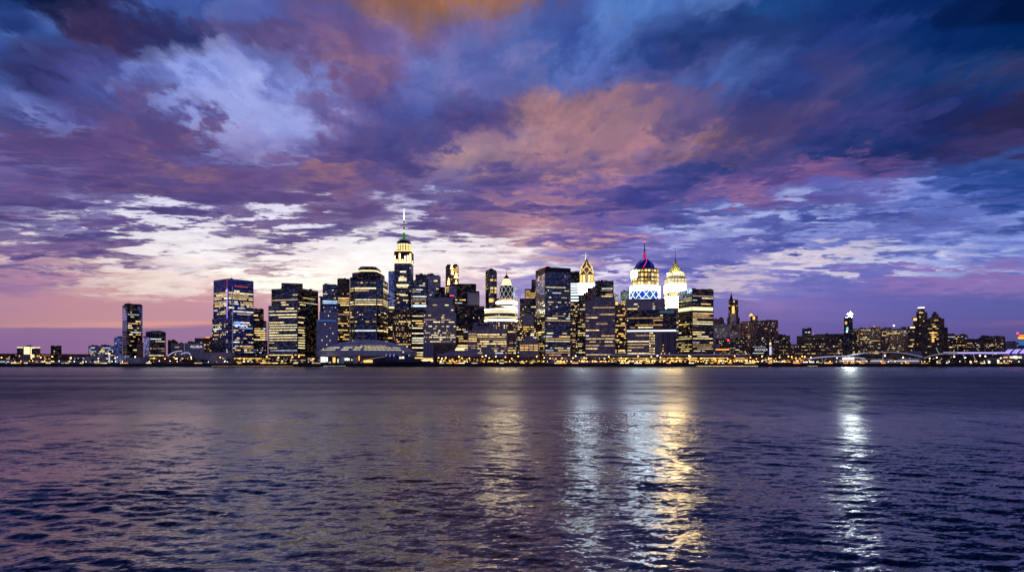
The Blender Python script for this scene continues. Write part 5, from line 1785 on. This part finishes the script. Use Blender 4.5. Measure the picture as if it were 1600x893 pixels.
for l, r in ((499, 500.4), (512.6, 514), (519, 519.8), (530, 537.6), (551.5, 559)):
    mb = MB()
    mb.prism(foot_face(l, r, Yf + .5, 5), GZ, PZ(556.6, Yf), None, 0)
    b.put(mb, 'entrance_wall', M['concrete'])
mb = MB()
arc = [(563, 566.6), (568, 563.6), (574, 561.4), (582, 559.6), (592, 558), (601, 557.2)]
for p, q in zip(arc, arc[1:]):
    mb.bar((PX(p[0], 1522), 1522, PZ(p[1], 1522)), (PX(q[0], 1522), 1522, PZ(q[1], 1522)), .55)
b.put(mb, 'arched_canopy', M['arc_white'])
b.done()

# ---- motor yacht moored at the quay
Ys = 1486
yx = lambda p: PX(p, Ys)
YS = 1.32
o = root('motor_yacht', 'long dark motor yacht with lit stern deck moored before the domed hall', 'yacht', yx(629), Ys, 0)
base = (yx(629), Ys, 0)
o.scale = (1, 1, YS)
mb = MB()
st = [(586.5, 3.5, 1.2, 6.6), (589, 5.5, .4, 6.8), (598, 7, -.6, 8.2), (612, 7.5, -.8, 8.6), (640, 7.5, -.8, 8.4), (660, 6, -.6, 9.0), (668, 3.5, .2, 9.6), (673, .6, 3, 10.2)]
for (p, w, zb, zt), (p2, w2, zb2, zt2) in zip(st, st[1:]):
    A = [(yx(p), Ys - w, zt), (yx(p), Ys - w * .7, zb), (yx(p), Ys + w * .7, zb), (yx(p), Ys + w, zt)]
    C = [(yx(p2), Ys - w2, zt2), (yx(p2), Ys - w2 * .7, zb2), (yx(p2), Ys + w2 * .7, zb2), (yx(p2), Ys + w2, zt2)]
    for i in range(4):
        j = (i + 1) % 4
        mb.poly([A[j], A[i], C[i], C[j]])
A = st[0]
mb.poly([(yx(A[0]), Ys - A[1], A[3]), (yx(A[0]), Ys - A[1] * .7, A[2]), (yx(A[0]), Ys + A[1] * .7, A[2]), (yx(A[0]), Ys + A[1], A[3])])
mb.build('hull', M['hull_navy'], o, base)
def deck(l, r, l2, r2, w, z0, z1, part, m):
    mb = MB()
    f = [(yx(l), Ys - w), (yx(r), Ys - w * .8), (yx(r), Ys + w * .8), (yx(l), Ys + w)]
    t = [(yx(l2), Ys - w * .92), (yx(r2), Ys - w * .6), (yx(r2), Ys + w * .6), (yx(l2), Ys + w * .92)]
    mb.prism(f, z0, z1, t, 0)
    mb.build(part, M[m], o, base)
deck(603, 662, 605, 655, 6.4, 8.3, 13.2, 'main_deck_cabin', 'hull_navy')
deck(604, 650, 606, 641, 5.6, 13.2, 16.8, 'upper_deck_cabin', 'hull_gloss')
deck(603, 625, 604, 622, 5, 16.9, 20, 'sun_deck', 'violet_glass')
deck(627, 642, 628, 638, 4, 16.9, 21, 'wheelhouse', 'hull_gloss')
for z, l, r in ((13.3, 603, 654), (9.2, 622, 666)):
    mb = MB()
    mb.box(yx(l), yx(r), Ys - 6.9, Ys - 6.5, z - .25, z + .25)
    mb.build('deck_rail', M['rail_grey'], o, base)
for l, r, z0, z1, k in ((624.6, 628, 13.3, 16.6, 'lit_cream'), (629, 632, 13.4, 17, 'lit_white')):
    mb = MB()
    mb.box(yx(l), yx(r), Ys - 6.3, Ys - 5.4, z0, z1)
    mb.build('lit_window', M[k], o, base)
for p in (603.4, 609.5, 615.5, 639):
    mb = MB()
    mb.bar((yx(p), Ys - 5, 17), (yx(p) + 1.6, Ys - 5, 21), .5)
    mb.build('deck_light', M['lit_lilac'], o, base)
mb = MB()
mb.bar((yx(630), Ys, 20), (yx(630), Ys, 26), (.5, .2))
mb.build('mast', M['metal_dark'], o, base)
mb = MB()
mb.lathe(yx(630), Ys, [(0, 23), (1.5, 23.6), (1.7, 24.6), (1, 25.8), (0, 26.2)], 12)
mb.build('radar_dome', M['white_lit'], o, base)

# ---- low pavilion with a glowing ridge
b = B('pitched_pavilion', 'long low pavilion with a shallow mauve roof and a glowing yellow ridge', 'pavilion', 720, 1560)
Y = 1560
s = b.face(682, 760, 555.6, None, 'dark_brick', 40, part='wall')
fp = foot_face(678, 763, Y - 2, 44)
ri = foot_face(708, 732, Y + 16, 8)
mb = MB()
mb.prism(fp, PZ(555.8, Y), PZ(546.4, Y), ri, 0)
b.put(mb, 'roof', M['mauve_roof'])
u = b.face(711, 726, 544.4, 547.4, 'grey_stone', 6, Y=Y + 6, part='ridge_lantern')
b.band(u, 544.7, 547.2, 'lit_cream', part='lit_lantern')
e = b.edges(s)[0]
for i in range(14):
    b.strip(s, e, e[2] * (i + .2) / 14, e[2] * (i + .7) / 14, PZ(564, Y), PZ(560, Y), rnd.choice(('lit_orange', 'win_gold', 'win_dim')))
b.done()
b = B('orange_kiosk', 'low flat roofed pavilion glowing orange just past the yacht bow', 'pavilion', 664, 1530)
s = b.face(648, 679, 557.6, None, 'brown_brick', 14, part='wall')
e = b.edges(s)[0]
b.strip(s, e, e[2] * .0 + .3, e[2] * .42, PZ(559.6, 1530), PZ(557.8, 1530), 'lit_gold')
b.strip(s, e, e[2] * .3, e[2] * .92, PZ(564.6, 1530), PZ(561.4, 1530), 'lit_cream')
b.strip(s, e, e[2] * .42, e[2] * .9, PZ(561, 1530), PZ(559, 1530), 'win_gold')
b.done()
b = B('long_canopy', 'very long flat canopy with a pale lilac edge beneath the eastern towers', 'canopy', 1058, 1535)
Y = 1535
s = b.face(948, 1172, 553.6, 555.4, 'mauve_stone', 22, part='roof')
b.band(s, 553.4, 554.1, 'edge_lilac', part='lit_edge')
for px in range(952, 1172, 12):
    mb = MB()
    mb.bar((PX(px, Y + 4), Y + 6, GZ), (PX(px, Y + 4), Y + 6, PZ(555.3, Y)), .4)
    b.put(mb, 'column', M['concrete'])
w_ = b.face(950, 1170, 555.6, None, 'dark_brick', 10, Y=Y + 14, part='rear_wall')
b.lit(w_, 557, 566, 4.6, .5, 3, .7, 2.2, ('win_gold', 'win_warm', 'win_dim'), 3)  # amber panes added to imitate the lamps' glow along the shore
b.done()

# ---- low sheds, ordered along the bank: (l, r, top, Y, material, label, lights)
for l, r, yt, Y, m, lab, pal, p in (
    (-6, 16.5, 552.4, 1600, 'dark_brick', 'low shed with an orange light strip at the bank end west of the yellow hall', ('lit_orange', 'win_gold'), .3),
    (16.5, 27, 552.6, 1580, 'roof_block', 'small black shed against the yellow floodlit hall', ('win_dim',), .1),
    (63, 80, 553, 1620, 'dark_brick', 'small brown shed with amber lights between the yellow hall and black block', GOLD, .5),
    (96, 139, 553.2, 1620, 'dark_brick', 'low dark shed with one cool light cluster beside the windowless black block', ('win_cool', 'win_pale'), .14),
    (-6, 128, 561.6, 1540, 'mauve_stone', 'long low quay shed under a cool blue grey roof on the western bank', MIX, .3),
    (120, 172, 557.4, 1545, 'mauve_stone', 'bare mauve shed between the western quay shed and the white posts', ('win_cool',), .08),
    (182, 202, 555, 1550, 'pale_glass', 'pale blue boat shed behind the white leaning posts', ('win_cool',), .05),
    (196, 232, 558, 1530, 'mauve_stone', 'plain mauve wall shed with a single amber lamp, east of the white posts', ('win_gold',), .06),
    (232, 304, 556, 1540, 'dark_brick', 'dark quay shed with a row of amber globes under the arched footbridge', GOLD, .25),
    (316, 366, 550.4, 1535, 'mauve_stone', 'broad blank mauve shed at the foot of the cobalt tower', ('win_gold',), .05),
    (364, 424, 556.6, 1545, 'dark_brick', 'dark market shed with amber rows between the mauve shed and navy stepped tower', GOLD, .6),
    (424, 500, 557.6, 1545, 'dark_brick', 'dark market shed with white and amber rows west of the domed hall', PALE, .45),
    (760, 850, 558, 1560, 'dark_brick', 'shadowed arcade behind the trees in front of the gabled hall', GOLD, .4),
    (850, 950, 556, 1560, 'mauve_stone', 'shadowed mauve arcade behind the trees under the navy corner tower', GOLD, .22),
    (1172, 1260, 557, 1560, 'brown_brick', 'russet quay arcade with orange arches below the lettered billboard', ('lit_orange', 'win_gold', 'win_warm'), .5),
    (1230, 1300, 553.6, 1600, 'brown_brick', 'russet shed with a few amber lamps behind the white arc roofs', ('win_gold',), .12),
    (1418, 1440, 548, 1620, 'mauve_panel', 'pale mauve box between the white arc roof and the brown apartment towers', ('win_cool',), .04),
    (1455, 1600, 557.6, 1600, 'dark_brick', 'long dark shed behind the violet lit walkway', MIX, .12)):
    b = B('quay_shed', lab, 'shed', (l + r) / 2, Y)
    s = b.face(l, r, yt, None, m, 18, part='wall', roof='roof_grey')
    mb = MB()
    mb.prism(foot_face(l - .6, r + .6, Y - 1, 20), PZ(yt, Y) - .02, PZ(yt, Y) + .7, None, 0)
    b.put(mb, 'roof', M['mauve_roof' if m in ('mauve_stone', 'pale_glass') else 'roof_grey'])
    b.lit(s, yt + .8, 566, 4.2, .5, 3, p, 1.4, pal, int(l) + 50)
    b.done()
b = B('light_mast', 'stout white glowing mast near the pale blue boat shed', 'light mast', 170.5, 1524)
b.turned(170.5, [(1.6, 566.5), (1.1, 560), (.9, 553.6), (0, 553.4)], 'mast_glow', 8, dy=0, part='post')
b.turned(170.5, [(0, 554), (1.6, 553.4), (1.4, 552.2), (0, 551.8)], 'lit_cream', 8, dy=0, part='lamp_globe')
b.done()
for i, (pts, lab) in enumerate((([(179.4, 554), (180.6, 560), (182.4, 566.4)], 'white leaning post curving down beside the glowing mast'), ([(195.8, 555), (196.2, 560), (196.8, 566)], 'short white upright post right of the pale blue boat shed'))):
    b = B('steel_post', lab, 'post', pts[1][0], 1524)
    mb = MB()
    for p, q in zip(pts, pts[1:]):
        mb.bar((PX(p[0], 1524), 1524, PZ(p[1], 1524)), (PX(q[0], 1524), 1524, PZ(q[1], 1524)), .7)
    b.put(mb, 'post', M['arc_white'])
    mb = MB()
    mb.box(PX(pts[-1][0] - 1.6, 1524), PX(pts[-1][0] + 1.6, 1524), 1522, 1526, GZ, GZ + 2.2)
    b.put(mb, 'footing', M['concrete'])
    b.done()

# ---- arched footbridge, lit violet white
def arcs(b, lists, Y, r, m, part):
    for pts in lists:
        mb = MB()
        for p, q in zip(pts, pts[1:]):
            mb.bar((PX(p[0], Y), Y, PZ(p[1], Y)), (PX(q[0], Y), Y, PZ(q[1], Y)), r)
        b.put(mb, part, M[m])
b = B('arched_footbridge', 'small footbridge of two violet white glowing arches among low sheds', 'footbridge', 280, 1526)
arcs(b, ([(262, 556), (266, 552.6), (271, 550), (277, 548.4), (284, 547.6)], [(283, 553), (286, 551.4), (291, 550.2), (294, 551), (297.4, 553.4)]), 1526, .75, 'lit_lilac', 'arch')
arcs(b, ([(276, 552), (277, 548.4)], [(280, 551.6), (281, 548)], [(284, 547.6), (283, 553)], [(285.4, 547.6), (283.6, 551)]), 1526, .4, 'edge_lilac', 'hanger')
mb = MB()
mb.box(PX(261, 1526), PX(299, 1526), 1524, 1529, PZ(557.4, 1526), PZ(556.6, 1526))
b.put(mb, 'deck', M['concrete'])
b.done()

# ---- white arc-roofed terminal in the east
b = B('arc_roof_terminal', 'low terminal under sweeping white arc roofs with violet struts', 'terminal', 1350, 1530)
Y = 1530
def arc_roof(l, r, ye, yt, depth, Y, m, part, th=.9):
    mb = MB()
    n = 18
    P = []
    for i in range(n + 1):
        t = i / n
        P.append((PX(l + (r - l) * t, Y), PZ(ye - (ye - yt) * (1 - (2 * t - 1) ** 2), Y)))
    for (x0, z0), (x1, z1) in zip(P, P[1:]):
        f = [(x0, Y, z0), (x1, Y, z1), (x1, Y + depth, z1), (x0, Y + depth, z0)]
        g = [(x, y, z - th) for x, y, z in f]
        mb.poly(f)
        mb.poly(g[::-1])
        mb.poly([g[0], g[1], f[1], f[0]])
        mb.poly([g[3], f[3], f[2], g[2]])
    b.put(mb, part, M[m])
arc_roof(1322, 1442, 557.6, 549.6, 40, Y + 10, 'dome_metal', 'arc_roof')
arc_roof(1264, 1352, 560.2, 556.6, 30, Y, 'dome_metal', 'arc_roof')
arcs(b, ([(1322 + 120 * t / 16, 557.4 - 8 * (1 - (t / 8 - 1) ** 2)) for t in range(17)],), Y + 9, .7, 'edge_lilac2', 'lit_edge')
arcs(b, ([(1264 + 88 * t / 12, 560 - 3.6 * (1 - (t / 6 - 1) ** 2)) for t in range(13)],), Y - 1, .7, 'lit_lilac', 'lit_edge')
s = b.face(1300, 1440, 560, None, 'mauve_stone', 24, Y=Y + 12, part='hall_wall')
mb = MB()
mb.prism(foot_face(1312, 1436, Y + 6, 6), PZ(564.2, Y), PZ(562.9, Y), None, 0)
b.put(mb, 'lit_deck_edge', M['edge_white'])
b.lit(s, 557, 560, 4, .4, 3, .01, 1, WARM, 4)
for pts in ([(1260, 559), (1263, 561), (1265, 564.6)], [(1265, 564.4), (1268, 561.6)], [(1284.6, 559), (1286, 566)], [(1291.4, 559), (1287, 566)], [(1348, 561), (1345, 565)], [(1366, 561), (1368, 563)], [(1371, 563), (1374.6, 560.4)], [(1379.6, 555), (1379.8, 567)], [(1411, 561), (1413, 563)]):
    arcs(b, (pts,), Y - 2, .62, 'edge_lilac2', 'strut')
for i in range(9):
    mb = MB()
    mb.prism(foot_face(1316.4 + i * 2.1, 1318 + i * 2.1, Y - 3, 1), PZ(561.6, Y), PZ(559 - (i % 3) * .4, Y), None, 0)
    b.put(mb, 'lit_letter_block', M['stone_glow2'])
for l, r in ((1255, 1262), (1264.6, 1272), (1276, 1280)):
    mb = MB()
    mb.prism(foot_face(l, r, Y - 4, 3), PZ(566, Y), PZ(564.4, Y), None, 0)
    b.put(mb, 'lit_doorway', M['stone_glow2'])
b.done()
# ---- violet walkway and wave roof
b = B('violet_walkway', 'long raised walkway edged in violet light on slanting white posts', 'walkway', 1520, 1530)
Y = 1530
mb = MB()
mb.box(PX(1470, Y), PX(1577, Y), Y, Y + 8, PZ(552.4, Y), PZ(551.2, Y))
b.put(mb, 'deck', M['concrete'])
for y0, y1, k, l, r in ((549.8, 550.5, 'lit_lilac', 1474, 1577), (550.5, 551.8, 'lit_violet', 1496, 1577), (551.8, 552.5, 'edge_lilac2', 1470, 1577)):
    mb = MB()
    mb.box(PX(l, Y), PX(r, Y), Y - .8 + .01 * y0 / 550, Y - .1, PZ(y1, Y), PZ(y0, Y))
    b.put(mb, 'light_strip', M[k])
for pts in ([(1487, 556.6), (1477.6, 566.4)], [(1491, 552.4), (1490, 558)], [(1505, 552.4), (1506.6, 558)], [(1506.6, 558), (1509, 565.8)], [(1521, 552.4), (1523, 559)], [(1523, 559), (1526, 567)], [(1551, 549), (1551.4, 555)]):
    arcs(b, (pts,), Y - 1.4, .62, 'arc_white', 'post')
arcs(b, ([(1444, 559.5), (1452, 556), (1462, 553.6), (1474, 552.4)], [(1463, 542.6), (1464.6, 547), (1468, 552.2)]), Y - .5, .8, 'arc_white', 'arch')
b.done()
b = B('wave_roof_hall', 'hall with a rippling violet lit wave roof at the eastern edge', 'hall', 1592, 1540)
Y = 1540
for i in range(6):
    l = 1570 + i * 6
    pts = [(l + 7 * t / 8, 552.4 - 6.8 * math.sin(min(1, t / 8) * math.pi * .5) - i * .15) for t in range(9)]
    mb = MB()
    for p, q in zip(pts, pts[1:]):
        mb.poly([(PX(p[0], Y), Y, PZ(p[1], Y)), (PX(q[0], Y), Y, PZ(q[1], Y)), (PX(q[0], Y), Y + 26, PZ(q[1], Y)), (PX(p[0], Y), Y + 26, PZ(p[1], Y))])
        mb.poly([(PX(p[0], Y), Y, PZ(p[1], Y) - 1.6), (PX(q[0], Y), Y, PZ(q[1], Y) - 1.6), (PX(q[0], Y), Y, PZ(q[1], Y)), (PX(p[0], Y), Y, PZ(p[1], Y))])
    b.put(mb, 'roof_wave', M['lit_violet' if i % 2 else 'violet_glass'])
    arcs(b, (pts,), Y - .6, .6, 'lit_lilac', 'lit_edge')
s = b.face(1566, 1612, 554, None, 'mauve_stone', 20, Y=Y + 4, part='wall')
e = b.edges(s)[0]
for l, r, t0, t1, k in ((1568, 1575, 557, 559, 'lit_gold'), (1578, 1584, 556.4, 559.6, 'lit_cream'), (1584.6, 1590, 556, 560, 'stone_glow2'), (1591, 1597, 556.6, 559, 'lit_cream')):
    b.strip(s, e, (l - 1566) / 46 * e[2], (r - 1566) / 46 * e[2], PZ(t1, Y), PZ(t0, Y), k)
b.done()
b = B('arch_shed', 'low arched shed with three white door lights under the violet wave roof', 'shed', 1565, 1518)
Y = 1518
arc_roof(1530, 1612, 566.4, 558.6, 12, Y, 'mauve_roof', 'arc_roof', .6)
s = b.face(1538, 1606, 563.4, None, 'olive_stone', 8, Y=Y + 3, part='wall')
for l, r, t0, t1 in ((1544, 1547.4, 563.4, 567), (1558.6, 1561.4, 561.4, 567.4), (1574, 1577, 563, 567), (1570, 1571.6, 565, 566.6)):
    mb = MB()
    mb.prism(foot_face(l, r, Y + 1, 1.5), PZ(t1, Y), PZ(t0, Y), None, 0)
    b.put(mb, 'lit_doorway', M['stone_glow2'])
b.done()

# ---- pontoons with light lines at the water's edge
for l, r, lab, k in ((330, 458, 'long floating pontoon edged with a dim yellow light line, west of the yacht', 'win_dim'), (1262, 1278, 'short floating pontoon with a pale light line before the arc roof terminal', 'win_pale'), (505, 540, 'short floating pontoon with a cool light line before the domed hall', 'win_cool'), (1088, 1185, 'long floating pontoon with a bright white light line before the slab tower', 'win_pale')):
    Y = 1494
    o = root('floating_pontoon', lab, 'pontoon', PX((l + r) / 2, Y), Y, 0)
    bs = (PX((l + r) / 2, Y), Y, 0)
    mb = MB()
    mb.box(PX(l, Y), PX(r, Y), Y, Y + 3, -.4, 1.0)
    mb.build('deck', M['roof_grey'], o, bs)
    mb = MB()
    z = (1.4, 2.2) if k != 'stone_glow2' else (3.6, 5.2)
    mb.box(PX(l + .5, Y), PX(r - .5, Y), Y + .4, Y + .9, *z)
    mb.build('light_strip', M[k], o, bs)
    mb = MB()
    for i in range(5):
        x = PX(l + 1 + (r - l - 2) * i / 4, Y)
        mb.bar((x, Y + 1.2, .9), (x, Y + 1.2, z[1]), .2)
    mb.build('rail_post_frame', M['metal_dark'], o, bs)

# ---- trees of the promenade
def tree_mesh(seed, h):
    r = random.Random(seed)
    mb = MB()
    mb.bar((0, 0, 0), (r.uniform(-.3, .3), 0, h * .5), (.32, .2), 6)
    for i in range(4):
        t = r.uniform(0, 6.28)
        mb.bar((0, 0, h * .35), (math.cos(t) * h * .2, math.sin(t) * h * .2, h * .65), (.16, .06), 5)
    tr = mb.build('trunk', M['bark'])
    mb = MB()
    cl = [(r.gauss(0, h * .17), r.gauss(0, h * .17), h * r.uniform(.45, .88), h * r.uniform(.10, .19)) for _ in range(11)]
    for x, y, z, R in cl:
        for _ in range(42):
            d = Vector((r.gauss(0, 1), r.gauss(0, 1), r.gauss(0, 1))).normalized() * R * r.uniform(.5, 1.1)
            c = Vector((x, y, z)) + d
            n = Vector((r.gauss(0, 1), r.gauss(0, 1), r.gauss(0, 1))).normalized()
            e = n.orthogonal().normalized() * r.uniform(.3, .6)
            g = n.cross(e).normalized() * r.uniform(.25, .5)
            mb.poly([c - e, c + g, c + e, c - g])
    cr = mb.build('crown', M['leaf'])
    a, c = tr.data, cr.data
    bpy.data.objects.remove(tr)
    bpy.data.objects.remove(cr)
    return a, c
TREES = [tree_mesh(s, h) for s, h in ((3, 11), (4, 13), (5, 9), (6, 12))]
tp = random.Random(8)
spots = []
for l, r, n in ((684, 950, 34), (950, 1175, 22), (350, 500, 12), (284, 330, 4), (1176, 1262, 6), (1455, 1535, 8), (20, 160, 7), (1330, 1450, 6)):
    spots += [l + (r - l) * (i + tp.uniform(.1, .9)) / n for i in range(n)]
for i, px in enumerate(spots):
    Y = tp.uniform(1508, 1528)
    o = root('shade_tree', 'dark leafy tree standing along the lamplit waterfront promenade', 'tree', PX(px, Y), Y, GZ, 'trees along the waterfront promenade')
    tm, cm = tp.choice(TREES)
    link('trunk', tm, o)
    link('crown', cm, o)
    k = tp.uniform(.75, 1.25)
    o.scale = (k * 1.15, k * 1.15, k)
    o.rotation_euler = (0, 0, tp.uniform(0, 6.28))

# ---- street lamps
def lamp_mesh(h, m, R):
    mb = MB()
    mb.bar((0, 0, 0), (0, 0, h), (.16, .10), 6)
    mb.bar((0, 0, 0), (0, 0, .5), .32, 6)
    n0 = len(mb.f)
    mb.lathe(0, 0, [(0, h - .1), (R, h + R * .6), (R, h + R * 1.2), (0, h + R * 1.8)], 8, 1)
    o = mb.build('street_lamp', [M['metal_dark'], M[m]])
    me = o.data
    bpy.data.objects.remove(o)
    return me
LM = {('o', 1): lamp_mesh(13, 'bulb_orange', 1.15), ('o', 0): lamp_mesh(4.5, 'bulb_orange', .75), ('w', 1): lamp_mesh(14, 'bulb_white', 1.2), ('w', 0): lamp_mesh(4.5, 'bulb_white', .7)}
LAB = {('o', 1): ('tall orange street lamp rising among the waterfront trees', 'tall orange lamps on the bank'),
       ('o', 0): ('low orange globe lamp on the edge of the promenade', 'low orange globe lamps on the bank'),
       ('w', 1): ('tall white floodlamp standing among low waterfront sheds', 'tall white lamps on the bank'),
       ('w', 0): ('low white globe lamp on the edge of the promenade', 'low white globe lamps on the bank')}
lp = random.Random(4)
def lamps(kind, tall, l, r, n):
    for i in range(n):
        px = lp.uniform(l, r) if not tall else l + (r - l) * (i + lp.uniform(.05, .95)) / n
        if 586 < px < 640 and not tall:
            continue
        Y = lp.uniform(1504.5, 1512) if not tall else lp.uniform(1506, 1530)
        o = link('street_lamp', LM[(kind, tall)])
        o.location = (PX(px, Y), Y, GZ)
        o.scale = (1, 1, lp.uniform(.75, 1.2))
        tag(o, LAB[(kind, tall)][0], 'street lamp', LAB[(kind, tall)][1])
lamps('o', 1, 682, 950, 22)
lamps('o', 1, 950, 1180, 18)
lamps('o', 1, 1180, 1270, 12)
lamps('o', 1, 232, 300, 5)
lamps('o', 1, 340, 500, 8)
lamps('o', 1, 0, 160, 6)
lamps('w', 1, 640, 1260, 6)
lamps('w', 1, 140, 330, 4)
lamps('w', 1, 1440, 1590, 8)
lamps('w', 1, 1300, 1440, 3)
lamps('o', 0, 684, 960, 70)
lamps('o', 0, 960, 1260, 80)
lamps('o', 0, 1260, 1345, 14)
lamps('o', 0, 1345, 1600, 16)
lamps('o', 0, 0, 90, 8)
lamps('w', 0, 90, 500, 24)
lamps('w', 0, 684, 1260, 14)
lamps('w', 0, 1100, 1260, 10)
lamps('w', 0, 1380, 1600, 8)

# ---- kiosks with lit fronts along the quay
KI = {}
for k in ('win_gold', 'win_pale', 'lit_orange', 'lit_cream'):
    mb = MB()
    mb.box(-.5, .5, 0, 5, 0, 3.2)
    a = mb.build('kiosk_wall', M['roof_dark'])
    mb = MB()
    mb.box(-.47, .47, -.12, -.02, .5, 2.5)
    c = mb.build('lit_front', M[k])
    mb = MB()
    mb.box(-.56, .56, -.8, 5.4, 3.2, 3.6)
    d_ = mb.build('roof', M['roof_grey'])
    KI[k] = (a.data, c.data, d_.data)
    for q in (a, c, d_):
        bpy.data.objects.remove(q)
kp = random.Random(6)
for l, r, n, pal in ((690, 950, 14, ('win_gold', 'lit_orange', 'win_pale')), (955, 1100, 7, ('win_gold', 'lit_orange', 'win_pale')), (1100, 1260, 13, ('lit_cream', 'lit_orange', 'win_pale')), (1262, 1450, 12, ('lit_orange', 'win_gold')), (1455, 1600, 8, ('win_gold', 'win_pale')), (5, 130, 8, ('win_pale', 'win_gold')), (140, 500, 12, ('win_pale', 'lit_cream', 'win_gold'))):
    for i in range(n):
        px = kp.uniform(l, r)
        o = root('quay_kiosk', 'low flat roofed kiosk with a glowing front on the quay edge', 'kiosk', PX(px, 1504.6), 1504.6, GZ, 'lit kiosks along the quay edge')
        o.scale = (1, 1, 1)
        for nm, me in zip(('wall', 'lit_front', 'roof'), KI[kp.choice(pal)]):
            link(nm, me, o)
        o.scale = ((r - l) / n * 1.42 * kp.uniform(.2, .6), 1, kp.uniform(.8, 1.1))
